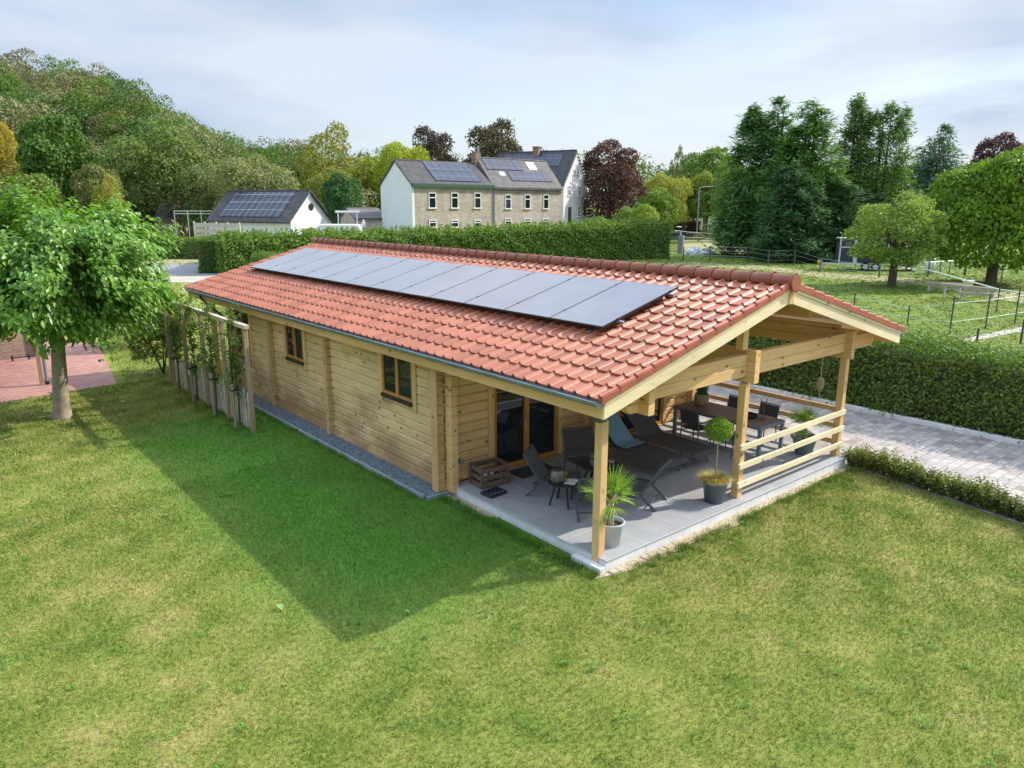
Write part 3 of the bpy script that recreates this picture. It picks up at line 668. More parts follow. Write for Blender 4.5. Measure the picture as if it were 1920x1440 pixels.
# little spotlight beside the door
b = MB(); q = pp(862, 862, 1, WY); b.box((q[0] - .05, WY - .12, q[2] - .05), (q[0] + .03, WY - .004, q[2] + .04)); part(b, 'wall_lamp', M['steel'], bevel=.01)
b = MB(); b.box((-.13, .10, 2.37), (.02, .22, 2.43)); b.tube([(-.06, .16, 2.43), (-.06, .16, 2.56)], .012); part(b, 'camera_bracket', M['charcoal'])
# ---- terrace slab and strips
b = MB()
for k in range(8):
    a = k * .94; b.box((a + .002, .012, 0), (min(a + .938, 7.5), .16, .160))
for k in range(5):
    a = .165 + k * .83; b.box((0.012, a, 0), (.16, min(a + .826, 4.09), .160))
tag(b.build('terrace_edge', M['concrete'], bevel=.004), kind='structure')
b = MB(); b.box((0, 0, .162), (7.52, 4.10, .19)); b.box((.17, .17, .0), (7.5, 4.1, .161)); tag(b.build('terrace', M['slab'], bevel=.003), kind='structure')
b = MB(); b.box((-.14, .0, 0), (-.012, .62, .10)); tag(b.build('kerb', M['concrete'], bevel=.012), kind='structure')
b = MB(); x = .02
while x < 1.6:
    l = random.uniform(.12, .22); b.box((x, -.12 - random.uniform(0, .05), 0), (x + l - .01, -.012, random.uniform(.025, .04))); x += l
tag(b.build('edging_stones', M['sand'], bevel=.012), kind='structure')
sp = [(-.3, -.05), (.3, -.2), (1.2, -.26), (2.2, -.2), (3.0, -.30), (4.1, -.14), (5.2, -.18), (6.3, -.1), (7.3, -.2), (7.6, 0), (7.5, .1), (0, .1)]
sheet('sand_border', sp, .010, M['sand'])
sheet('sand_border', [(-.02, 2.6), (-.25, 3.0), (-.3, 3.6), (-.12, 4.1), (.1, 4.1), (.1, 2.6)], .010, M['sand'])
b = MB(); b.box((-.585, 4.20, 0), (-.545, WB + .4, .085)); b.box((-.545, 4.06, 0), (-.02, 4.10, .08)); tag(b.build('kerb', M['kerbstone'], bevel=.006), kind='structure')
# gravel: small stones
def gravel():
    n = 26000; x = rng.uniform(-.54, WX + .01, n); y = rng.uniform(4.13, WB + .3, n); r = rng.uniform(.010, .021, n); z = .055 + rng.uniform(0, .018, n)
    oc = np.array([(1, 0, 0), (-1, 0, 0), (0, 1, 0), (0, -1, 0), (0, 0, 1), (0, 0, -1)], float); fs = np.array([(0, 2, 4), (2, 1, 4), (1, 3, 4), (3, 0, 4), (2, 0, 5), (1, 2, 5), (3, 1, 5), (0, 3, 5)])
    A = rng.uniform(0, 6.28, n); sx = rng.uniform(.7, 1.5, (n, 3)); v = oc[None] * sx[:, None, :] * r[:, None, None]
    ca, sa = np.cos(A)[:, None], np.sin(A)[:, None]
    vx = v[..., 0] * ca - v[..., 1] * sa; vy = v[..., 0] * sa + v[..., 1] * ca; t = rng.uniform(-.6, .6, n)[:, None]
    vz = v[..., 2] + vx * t; V = np.stack([vx + x[:, None], vy + y[:, None], vz + z[:, None]], -1).reshape(-1, 3)
    Fc = (fs[None] + (np.arange(n) * 6)[:, None, None]).reshape(-1, 3)
    m, t_, bb, o = nodes('blue_grey_gravel'); a = t_.nodes.new('ShaderNodeAttribute'); a.attribute_name = 'var'
    c = ramp(t_, [(0, (.075, .10, .115)), (.6, (.15, .185, .205)), (1, (.27, .31, .33))]); t_.links.new(a.outputs['Fac'], c.inputs[0]); t_.links.new(c.outputs[0], bb.inputs['Base Color']); bb.inputs['Roughness'].default_value = .8
    o = link('gravel', np_mesh('gravel', V, Fc, m, {'var': ('FLOAT', np.repeat(rng.random(n), 8))})); tag(o, 'blue grey gravel strip along the foot of the log wall', kind='stuff')
    bb = MB(); bb.box((-.545, 4.1, 0), (WX, WB + .35, .055)); tag(bb.build('gravel_bed', M['pot_dark']), kind='structure')
gravel()
# ================================================================= VEGETATION BUILDERS
def unit(v): return v / np.maximum(np.linalg.norm(v, axis=-1, keepdims=True), 1e-9)
def leaves(C, Nn, L, Wd, rg, shape='quad', droop=0., fold=.25, T=None):
    """C centres, Nn rough normals -> V, F(4), one leaf per centre"""
    n = len(C); Nn = unit(Nn)
    if T is None: T = rg.normal(size=(n, 3))
    T = T - Nn * np.sum(T * Nn, 1, keepdims=True); T = unit(T)
    if droop: T = unit(T + np.array([0, 0, -droop]))
    B = unit(np.cross(Nn, T)); Nn = np.cross(T, B)
    L = (np.asarray(L) * np.ones(n))[:, None]; Wd = (np.asarray(Wd) * np.ones(n))[:, None]
    if shape == 'quad':
        V = np.stack([C - T * L / 2, C + B * Wd / 2 + Nn * fold * Wd * .5, C + T * L / 2, C - B * Wd / 2 + Nn * fold * Wd * .5], 1).reshape(-1, 3)
        Fc = np.array([(0, 1, 2, 3)]); m = 4
    else:   # pointed leaf folded along its midrib, tip bent down
        a = C - T * L / 2; z = np.array([0, 0, -1.])
        V = np.stack([a, C - T * L * .18 + B * Wd * .5 + Nn * fold * Wd, C + T * L * .2 + B * Wd * .36 + Nn * fold * Wd * .5 + z * L * .06, C + T * L * .5 + z * L * .22,
                      C + T * L * .2 - B * Wd * .36 + Nn * fold * Wd * .5 + z * L * .06, C - T * L * .18 - B * Wd * .5 + Nn * fold * Wd], 1).reshape(-1, 3)
        Fc = np.array([(0, 1, 2, 3), (0, 3, 4, 5)]); m = 6
    Fc = (Fc[None] + (np.arange(n) * m)[:, None, None]).reshape(-1, 4)
    return V, Fc
def rand_dir(rg, n): return unit(rg.normal(size=(n, 3)))
def lobes_crown(rg, n, env, nl=26, lr=(.24, .42), thick=.22, up=.35, inner=.0):
    """points on the lobes of a broad crown; env(rand unit dir) -> lobe centre"""
    cs = env(rg, nl); rs = rg.uniform(*lr, nl); out_c = []; out_n = []
    tot = 0
    while tot < n:
        k = rg.choice(nl, n, p=rs ** 2 / (rs ** 2).sum()); d = rand_dir(rg, n); d[:, 2] = np.where(d[:, 2] < -.55, -d[:, 2], d[:, 2])
        rr = 1 - thick * rg.random(n) ** 1.6 + rg.normal(0, .095, n)
        p = cs[k] + d * (rs[k] * rr)[:, None] * np.array([1, 1, .82])
        D = np.linalg.norm((p[:, None] - cs[None]) / np.array([1, 1, .82]), axis=2) / rs[None]; D[np.arange(n), k] = 9
        ok = D.min(1) > .72 + .2 * rg.random(n)
        out_c.append(p[ok]); out_n.append(d[ok]); tot += ok.sum()
    C = np.concatenate(out_c)[:n]; Nn = np.concatenate(out_n)[:n]
    return C, Nn
def env_round(ax=.66, az=.62, zc=.0, low=-.7):
    def f(rg, n):
        d = rand_dir(rg, n); r = rg.uniform(.45, 1, n) ** .6; p = d * r[:, None]; p[:, 2] = np.clip(p[:, 2], low, 1); return p * np.array([ax, ax, az]) + np.array([0, 0, zc])
    return f
def crown_mesh(seed, n, leaf, env, m='leaf', **kw):
    rg = np.random.default_rng(seed); lk = {k: kw.pop(k) for k in ('shape', 'droop', 'fold') if k in kw}; up = kw.pop('jit', .8)
    C, Nn = lobes_crown(rg, n, env, **kw)
    Nj = unit(Nn + rg.normal(0, up, (n, 3)) + np.array([0, 0, .25]))
    V, Fc = leaves(C, Nj, leaf * rg.uniform(.7, 1.35, n), leaf * rg.uniform(.5, .85, n), rg, **lk)
    per = len(Fc) // n
    return np_mesh('crown', V, Fc, M[m], {'var': ('FLOAT', np.repeat(rg.random(n), per))})
def trunk_mesh(seed, r, h, limbs=6, spread=.6, top=1.0, bark='bark', bend=.04):
    """unit trunk: foot at z=0; h height of the fork; limbs reach up to top"""
    rg = random.Random(seed); b = MB()
    pts = [(0, 0, 0), (rg.uniform(-bend, bend) * h * .5, rg.uniform(-bend, bend) * h * .5, h * .5), (rg.uniform(-bend, bend) * h, rg.uniform(-bend, bend) * h, h)]
    b.tube([pts[0], (0, 0, h * .06), pts[1], pts[2]], [r * 1.35, r * 1.05, r * .9, r * .78], 12)
    for k in range(limbs):
        a = 2 * math.pi * (k + rg.random() * .6) / limbs; e = rg.uniform(.5, 1) * spread; zz = h + (top - h) * rg.uniform(.45, .95)
        p0 = (pts[2][0] * .9, pts[2][1] * .9, h * rg.uniform(.82, .99)); mid = (pts[2][0] + math.cos(a) * e * .45, pts[2][1] + math.sin(a) * e * .45, h + (zz - h) * .45)
        end = (math.cos(a) * e, math.sin(a) * e, zz); b.tube([p0, mid, end], [r * .55, r * .3, r * .07], 7)
        for j in range(3):
            a2 = a + rg.uniform(-.9, .9); q = (mid[0] + math.cos(a2) * e * .5, mid[1] + math.sin(a2) * e * .5, mid[2] + (zz - h) * rg.uniform(.1, .5)); b.tube([mid, q], [r * .2, r * .04], 5)
    me = bpy.data.meshes.new('trunk'); me.from_pydata(b.v, [], b.f); me.polygons.foreach_set('use_smooth', b.sm); me.materials.append(M[bark]); return me
CR = {}
CR['a'] = crown_mesh(1, 8500, .075, env_round(), nl=30)
CR['b'] = crown_mesh(2, 8500, .072, env_round(.68, .70), nl=38, lr=(.20, .36))
CR['c'] = crown_mesh(3, 8500, .078, env_round(.62, .78), nl=30, lr=(.22, .38))
CR['open'] = crown_mesh(4, 4200, .062, env_round(.74, .72), nl=44, lr=(.13, .26), thick=.6)
CR['fine'] = crown_mesh(5, 15000, .045, env_round(.64, .66), nl=46, lr=(.20, .36), thick=.3)
CR['beech'] = crown_mesh(6, 12000, .055, env_round(.68, .74), nl=46, lr=(.16, .32), thick=.35)
TM = {'a': trunk_mesh(1, .075, .55, top=1.3), 'b': trunk_mesh(2, .07, .5, top=1.3), 'dark': trunk_mesh(3, .08, .5, top=1.3, bark='bark_dark')}
def conifer_mesh(seed, n=9000, spires=3, leaf=.05, width=.30, sparse=0., low=.02, brown=False):
    rg = np.random.default_rng(seed); C = []; Nn = []; T = []
    sp = [(0., 0., 1.)] + [(rg.uniform(-.14, .14) * width / .3, rg.uniform(-.14, .14) * width / .3, rg.uniform(.80, .97)) for _ in range(spires - 1)]
    nb = 430
    for sx, sy, sh in sp:
        for i in range(nb // len(sp)):
            h = low + (sh - low) * rg.random() ** .85; a = rg.uniform(0, 2 * math.pi)
            t = (h - low) / (sh - low); R_ = width * (1 - t) ** .52 * rg.uniform(.65, 1.12) * (1 if t > .12 else .75 + t * 2)
            if sparse and rg.random() < sparse and t < .75 and t > .2: continue
            k = max(8, int(n / nb * (.4 + 1.3 * (1 - t))))
            s = rg.uniform(.25, 1, k) ** .7; dx, dy = math.cos(a), math.sin(a)
            wob = rg.normal(0, .015 + .017 * (1 - t), (k, 3)); zz = h + .10 * s ** 2 * R_ * 2 - .05 * s + wob[:, 2] * 1.0
            C.append(np.stack([sx + dx * R_ * s + wob[:, 0], sy + dy * R_ * s + wob[:, 1], zz], 1))
            Nn.append(np.tile([dx * .3, dy * .3, 1.], (k, 1))); T.append(np.tile([dx, dy, .35], (k, 1)) + rg.normal(0, .28, (k, 3)))
    C = np.concatenate(C); Nn = np.concatenate(Nn) + rg.normal(0, .5, (len(C), 3)); T = np.concatenate(T)
    V, Fc = leaves(C, Nn, leaf * rg.uniform(.9, 1.7, len(C)), leaf * rg.uniform(.18, .34, len(C)), rg, T=T)
    return np_mesh('crown', V, Fc, M['leaf'], {'var': ('FLOAT', rg.random(len(C)))})
CR['con1'] = conifer_mesh(11, 26000, 4, .034, .27); CR['con2'] = conifer_mesh(12, 24000, 4, .034, .25); CR['con3'] = conifer_mesh(13, 17000, 3, .032, .24, sparse=.4)
CR['spruce'] = conifer_mesh(14, 9000, 3, .045, .34)
def paddock_grass():
    rg = np.random.default_rng(46); n = 24000; D = rg.uniform(26, 82, n) ; X = rg.uniform(-.05, .78, n) * D; x = CAM[0] + RT[0] * X + FH[0] * D; y = CAM[1] + RT[1] * X + FH[1] * D; ok = x > 14.6; x, y, D = x[ok], y[ok], D[ok]
    q = np.repeat(np.stack([x, y], 1), 3, 0) + rg.normal(0, .07, (len(x) * 3, 2)); Dq = np.repeat(D, 3); n = len(q); h = rg.uniform(.02, .08, n); a = rg.uniform(0, 6.28, n); la = rg.uniform(0, 6.28, n); b = np.stack([np.cos(a), np.sin(a), 0 * a], 1) * (.0010 * Dq)[:, None]
    p = np.concatenate([q, np.zeros((n, 1))], 1); tip = p + np.stack([np.cos(la) * h, np.sin(la) * h, h], 1); V = np.stack([p - b, p + b, tip], 1).reshape(-1, 3)
    o = link('meadow_grass', np_mesh('meadow_grass', V, np.arange(n * 3).reshape(-1, 3), M['blade'], {'var': ('FLOAT', rg.random(n))})); tag(o, 'uneven grazed grass of the paddock behind the hedge', kind='stuff')
paddock_grass()
def weeds():
    rg = np.random.default_rng(44); n = 420; x = rg.uniform(-10, 7, n); y = rg.uniform(-8, 12, n); ok = ~((x > -.7) & (y > -.3)) & (y < 12) & ~(x > 6.4 + np.minimum(y, 0) * .2); x, y = x[ok], y[ok]; n = len(x); C = []; T = []
    for i in range(n):
        k = int(rg.integers(8, 34)); r = rg.uniform(.03, .14); a = rg.uniform(0, 6.28, k); q = rg.random(k) ** .5 * r; C.append(np.stack([x[i] + np.cos(a) * q, y[i] + np.sin(a) * q, rg.uniform(.03, .05, k)], 1)); T.append(np.stack([np.cos(a), np.sin(a), 0 * a + .3], 1))
    C = np.concatenate(C); k = len(C); V, Fc = leaves(C, np.tile([0, 0, 1.], (k, 1)) + rg.normal(0, .35, (k, 3)), rg.uniform(.02, .05, k), rg.uniform(.014, .026, k), rg, T=np.concatenate(T))
    o = link('weeds', np_mesh('weeds', V, Fc, M['leaf'], {'var': ('FLOAT', rg.random(k))})); o.color = (.10, .23, .04, 1); tag(o, 'clover and plantain patches growing through the lawn', kind='stuff')
weeds()
def con_trunk(seed, n=2):
    rg = random.Random(seed); b = MB()
    for k in range(n):
        x, y = (0, 0) if k == 0 else (rg.uniform(-.08, .08), rg.uniform(-.08, .08))
        b.tube([(x * .4, y * .4, 0), (x, y, .35), (x, y, .92)], [.016, .013, .003], 8)
        for j in range(26):
            z = rg.uniform(.12, .8); a = rg.uniform(0, 6.28); r = .22 * (1 - z) + .03; b.tube([(x, y, z), (x + math.cos(a) * r, y + math.sin(a) * r, z + .02)], [.003, .001], 4, cap=False)
    me = bpy.data.meshes.new('trunk'); me.from_pydata(b.v, [], b.f); me.materials.append(M['bark_dark']); return me
TM['con'] = con_trunk(5)
def tree(name, kind, px, top, width, D, col, label, cat='tree', group=None, base=0., zlow=None, trunk='a', rz=None, sink=.0):
    """broad tree: px centre, top pixel row, crown width in px, forward distance"""
    f = pt(px, 384, D); zt = float(pt(px, top, D)[2]); r = width / 2 / F * D / math.cos(PITCH)
    zl = base + .22 * (zt - base) if zlow is None else zlow
    hz = (zt - zl) / 2; t = empty(name, (f[0], f[1], base), 0, label, cat, group); rz = random.uniform(0, 6.28) if rz is None else rz
    c = link('crown', CR[kind], None, t); c.location = (0, 0, zl - base + hz * .92); c.scale = (r * .98, r * .98, hz * 1.04); c.rotation_euler = (0, 0, rz)
    k = random.uniform(.94, 1.06); c.color = (col[0] * k, col[1] * k, col[2], 1)
    tr_ = link('trunk', TM[trunk], None, t); q = max(zl - base, .5) / .5; tr_.scale = (r * .85, r * .85, (zt - base) * .62); tr_.rotation_euler = (0, 0, rz)
    return t
def conifer(kind, px, top, width, D, col, label, base=0., trunk='con', name='conifer_tree', group=None, wm=.27):
    f = pt(px, 384, D); zt = float(pt(px, top, D)[2]) - base; r = width / 2 / F * D
    t = empty(name, (f[0], f[1], base), 0, label, 'tree', group); rz = random.uniform(0, 6.28)
    c = link('crown', CR[kind], None, t); c.scale = (r / wm, r / wm, zt * .98); c.rotation_euler = (0, 0, rz); c.color = (*col, 1)
    k = link('trunk', TM[trunk], None, t); k.scale = (zt * .9, zt * .9, zt * .95); k.rotation_euler = (0, 0, rz)
    return t
# ================================================================= THE BIG-LEAVED TREE ON THE LEFT
def near_tree():
    rg = np.random.default_rng(21); t = empty('shade_tree', (-4.81, 14.87, 0), 0, 'round shade tree with large bright green drooping leaves beside the red brick patio', 'tree')
    nl = 150; d = rand_dir(rg, nl); d[:, 2] = np.where(d[:, 2] < -.45, -d[:, 2] * .5, d[:, 2])
    tips = d * np.array([3.1, 3.1, 2.2]) * rg.uniform(.72, 1.02, nl)[:, None] + np.array([.25, -.2, 3.75]); tips[:, 2] = np.maximum(tips[:, 2], 1.95 + .3 * rg.random(nl)); ex = 46; aa = rg.uniform(0, 6.28, ex); r_ = rg.uniform(.35, 2.2, ex); tips = np.concatenate([tips, np.stack([np.cos(aa) * r_ + .1, np.sin(aa) * r_, rg.uniform(2.2, 2.8, ex)], 1)])
    b = MB(); r0 = .215
    b.tube([(0, 0, 0), (0, 0, .10), (.02, -.015, .4), (.09, -.07, 1.5), (.14, -.11, 2.25)], [.27, .235, .195, .168, .15], 16)
    V = []; rr = random.Random(4); mains = []
    for k in range(8):
        a = 2 * math.pi * k / 8 + rr.uniform(-.2, .2); q = (math.cos(a) * 1.25, math.sin(a) * 1.25, rr.uniform(2.7, 3.9)); mains.append(q)
        b.tube([(.13, -.10, 2.1), (math.cos(a) * .5, math.sin(a) * .5, 2.5), q], [.10, .075, .04], 8)
    C = []; Nn = []; T = []
    for tp in tips:
        o = np.array(min(mains, key=lambda m: np.linalg.norm(np.array(m) - tp))); mid = (o + tp) / 2 + np.array([0, 0, .15]); b.tube([tuple(o), tuple(mid), tuple(tp)], [.03, .018, .006], 5, cap=False)
        n = int(rg.integers(210, 290)); s = rg.uniform(.1, 1.06, n)[:, None]; base = o * (1 - s) + tp * s + np.array([0, 0, .25]) * (s * (1 - s) * 4)
        off = rg.normal(0, .24, (n, 3)) * (1.1 - .4 * s); p = base + off
        C.append(p); out_ = unit(p - np.array([0, 0, 3.2])); Nn.append(out_ * .7 + np.array([0, 0, .8]) + rg.normal(0, .35, (n, 3))); T.append(out_ + rg.normal(0, .5, (n, 3)) + np.array([0, 0, -.25]))
    # leading shoots that stick out of the crown
    for k in range(70):
        tp = tips[rg.integers(nl)]; dd = unit(tp - np.array([0, 0, 3.4])); dd = unit(dd + np.array([0, 0, .6]) + rg.normal(0, .25, 3)); n = 16; s = np.linspace(0, .42, n)[:, None]; p = tp + dd * s; b.tube([tuple(tp), tuple(p[-1])], [.006, .003], 4, cap=False)
        C.append(p + rg.normal(0, .05, (n, 3))); Nn.append(rg.normal(0, .4, (n, 3)) + np.array([0, 0, 1.])); T.append(rg.normal(0, 1, (n, 3)) + dd + np.array([0, 0, -.2]))
    C = np.concatenate(C); Nn = np.concatenate(Nn); T = np.concatenate(T); n = len(C); L = rg.uniform(.095, .185, n)
    V, Fc = leaves(C, Nn, L, L * rg.uniform(.5, .68, n), rg, 'point', T=T, fold=.18)
    me = np_mesh('crown', V, Fc, M['leaf_gloss'], {'var': ('FLOAT', np.repeat(rg.random(n), 2))}); c = link('crown', me, None, t); c.color = (.125, .255, .035, 1)
    b.build('trunk', M['bark'], t)
near_tree()
# ================================================================= HEDGES
def hedge(name, path, h, wd, n, leaf, col, label, tall=0, rough=.10, cat='hedge', kind='leaf', top_col=None):
    """clipped hedge along a path of ground points; leaves over its sides, top and ends, dark twigs inside"""
    rg = np.random.default_rng(abs(hash(label)) % 1000 if False else len(label) * 7 + n % 97); P = np.array([p[:2] for p in path], float); sg = np.linalg.norm(np.diff(P, axis=0), axis=1); tot = sg.sum()
    cum = np.concatenate([[0], np.cumsum(sg)]); hs = np.array(h if hasattr(h, '__len__') else [h] * len(P), float)
    C = []; Nn = []
    s = rg.uniform(0, tot, n); i = np.clip(np.searchsorted(cum, s, side='right') - 1, 0, len(sg) - 1); f = ((s - cum[i]) / sg[i])[:, None]
    base = P[i] * (1 - f) + P[i + 1] * f; dr = unit(np.diff(P, axis=0))[i]; nr = np.stack([dr[:, 1], -dr[:, 0]], 1); hh = hs[i] * (1 - f[:, 0]) + hs[i + 1] * f[:, 0]
    per = 2 * h if not hasattr(h, '__len__') else 2 * hs.mean(); per_t = per + wd
    u = rg.uniform(0, per_t, n); hm = per / 2
    lat = np.where(u < hm, -wd / 2, np.where(u > hm + wd, wd / 2, u - hm - wd / 2)); z = np.where(u < hm, u / hm, np.where(u > hm + wd, (u - hm - wd) / hm, 1.)) * hh
    side = np.where(u < hm, -1., np.where(u > hm + wd, 1., 0.)); top = side == 0
    bl = np.sin(base[:, 0] * 2.1 + base[:, 1] * 1.7 + z * 2.3) * np.sin(base[:, 0] * .9 - base[:, 1] * 1.1 + z * 1.1) * rough * .6
    out_ = bl + rg.normal(0, rough * .55, n) - rg.random(n) ** 3 * rough
    lat = lat + side * out_ * 1.; z = z + top * out_; z = np.maximum(z, .02)
    C = np.concatenate([base + nr * lat[:, None], z[:, None]], 1); Nn = np.concatenate([nr * side[:, None] * 1., (top * 1.)[:, None]], 1)
    ne = n // 14                       # the two ends
    for e, sgn in ((0, -1), (-1, 1)):
        q = P[e]; d_ = unit(np.diff(P, axis=0))[e]; nn = np.array([d_[1], -d_[0]]); l = rg.uniform(-wd / 2, wd / 2, ne); zz = rg.uniform(0, hs[e], ne)
        C = np.concatenate([C, np.concatenate([q + nn * l[:, None] + d_ * sgn * rg.normal(0, rough * .5, ne)[:, None], zz[:, None]], 1)]); Nn = np.concatenate([Nn, np.tile([d_[0] * sgn, d_[1] * sgn, 0], (ne, 1))])
    if tall:                           # unclipped shoots standing above the top
        ns = tall; k = 14; s = rg.uniform(0, tot, ns); i = np.clip(np.searchsorted(cum, s, side='right') - 1, 0, len(sg) - 1); f = ((s - cum[i]) / sg[i])[:, None]; base = P[i] * (1 - f) + P[i + 1] * f
        hh = hs[i] * (1 - f[:, 0]) + hs[i + 1] * f[:, 0]; sh = rg.uniform(.25, .9, ns) * (1 + .0 * hh); o = rg.uniform(-wd / 2, wd / 2, (ns, 1)) * np.stack([dr[:1, 1], -dr[:1, 0]], 1)
        for j in range(k):
            zz = hh + sh * j / k; q = np.concatenate([base + o + rg.normal(0, .06, (ns, 2)), zz[:, None]], 1); C = np.concatenate([C, q]); Nn = np.concatenate([Nn, rg.normal(0, 1, (ns, 3))])
    m_ = len(C); Nj = unit(Nn + rg.normal(0, .75, (m_, 3)) + np.array([0, 0, .2]))
    V, Fc = leaves(C, Nj, leaf * rg.uniform(.7, 1.3, m_), leaf * rg.uniform(.5, .8, m_), rg)
    t = empty(name, (P[0][0], P[0][1], 0), 0, label, cat)
    c = link('foliage', np_mesh('foliage', V - np.array([P[0][0], P[0][1], 0]), Fc, M[kind], {'var': ('FLOAT', rg.random(m_))}), None, t); c.color = (*col, 1)
    b = MB()
    for a in range(len(P) - 1):
        d_ = unit(P[a + 1] - P[a]); nn = np.array([d_[1], -d_[0]]) * (wd / 2 - rough * 1.9); z1 = hs[a] - rough * 1.9; z2 = hs[a + 1] - rough * 1.9; p, q = P[a] + d_ * rough, P[a + 1] - d_ * rough
        vs = [(*(p - nn), 0), (*(p + nn), 0), (*(q + nn), 0), (*(q - nn), 0), (*(p - nn), z1), (*(p + nn), z1), (*(q + nn), z2), (*(q - nn), z2)]
        b.add([(x - P[0][0], y - P[0][1], z) for x, y, z in vs], [(0, 3, 2, 1), (4, 5, 6, 7), (0, 1, 5, 4), (1, 2, 6, 5), (2, 3, 7, 6), (3, 0, 4, 7)])
    b.build('twigs', M['bark_dark'], t)
    return t
hedge('beech_hedge', [(12.95, -6), (12.95, 3), (13.05, 12), (13.1, 30), (13.1, 46)], [1.83, 1.98, 2.0, 1.95, 1.9], 1.55, 190000, .092, (.10, .17, .035), 'tall thick clipped hedge along the paved driveway', rough=.19)
# far boundary hedge behind the cabin roof
A = pt(412, 505, 60.5); B_ = pt(1238, 480, 80.); C_ = pt(470, 505, 70)
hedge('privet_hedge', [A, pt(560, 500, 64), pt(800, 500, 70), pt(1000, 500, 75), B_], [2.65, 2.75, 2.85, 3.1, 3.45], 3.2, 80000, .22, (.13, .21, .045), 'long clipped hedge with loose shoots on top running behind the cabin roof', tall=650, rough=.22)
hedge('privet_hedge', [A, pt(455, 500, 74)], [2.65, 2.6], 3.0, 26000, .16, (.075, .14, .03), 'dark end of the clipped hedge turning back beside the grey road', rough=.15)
hedge('privet_hedge', [pt(150, 470, 79), pt(415, 475, 77)], 2.1, 1.8, 11000, .17, (.12, .19, .035), 'low sunlit hedge along the far side of the grey road', rough=.2)
# ================================================================= SHRUBS BESIDE THE DRIVEWAY
def shrub_mesh(seed, n=900):
    rg = np.random.default_rng(seed); st = 26; C = []; Nn = []; T = []
    for k in range(st):
        a = rg.uniform(0, 6.28); ln = rg.uniform(.25, .5); lean = rg.uniform(.1, .75); d = unit(np.array([math.cos(a) * lean, math.sin(a) * lean, 1.])); m_ = n // st; s = rg.uniform(.15, 1.05, m_)[:, None]
        C.append(d * s * ln + rg.normal(0, .035, (m_, 3))); Nn.append(rg.normal(0, .6, (m_, 3)) + np.array([0, 0, .8])); T.append(rg.normal(0, .7, (m_, 3)) + d)
    C = np.concatenate(C); C[:, 2] = np.maximum(C[:, 2], .02); V, Fc = leaves(C, np.concatenate(Nn), .058 * rg.uniform(.7, 1.3, len(C)), .026, rg, 'point', T=np.concatenate(T))
    return np_mesh('foliage', V, Fc, M['leaf_gloss'], {'var': ('FLOAT', np.repeat(rg.random(len(C)), 2))})
def stems_mesh(seed):
    b = MB(); rg = random.Random(seed)
    for k in range(14): a = rg.uniform(0, 6.28); r = rg.uniform(.08, .24); b.tube([(0, 0, 0), (math.cos(a) * r, math.sin(a) * r, rg.uniform(.2, .38))], [.006, .002], 4, cap=False)
    me = bpy.data.meshes.new('stems'); me.from_pydata(b.v, [], b.f); me.materials.append(M['bark_dark']); return me
sh = [shrub_mesh(31), shrub_mesh(32), shrub_mesh(33)]; st_ = stems_mesh(3)
for k in range(40):
    f = k / 25; x = 7.62 - .62 * f - .12 * f * min(f, 1); y = -.10 - 4.35 * f
    t = empty('box_shrub', (x + random.uniform(-.04, .04), y, 0), 0, 'small glossy shrub in the row between the lawn and the paved driveway', 'shrub', 'row of small shrubs along the driveway')
    c = link('foliage', sh[k % 3], None, t); s = random.uniform(.95, 1.3); c.scale = (s * .95, s * .95, s * random.uniform(.8, 1.05)); c.rotation_euler = (0, 0, random.uniform(0, 6.28)); kk = random.uniform(.8, 1.25); c.color = (.13 * kk, .16 * kk, .04, 1)
    c = link('stems', st_, None, t)
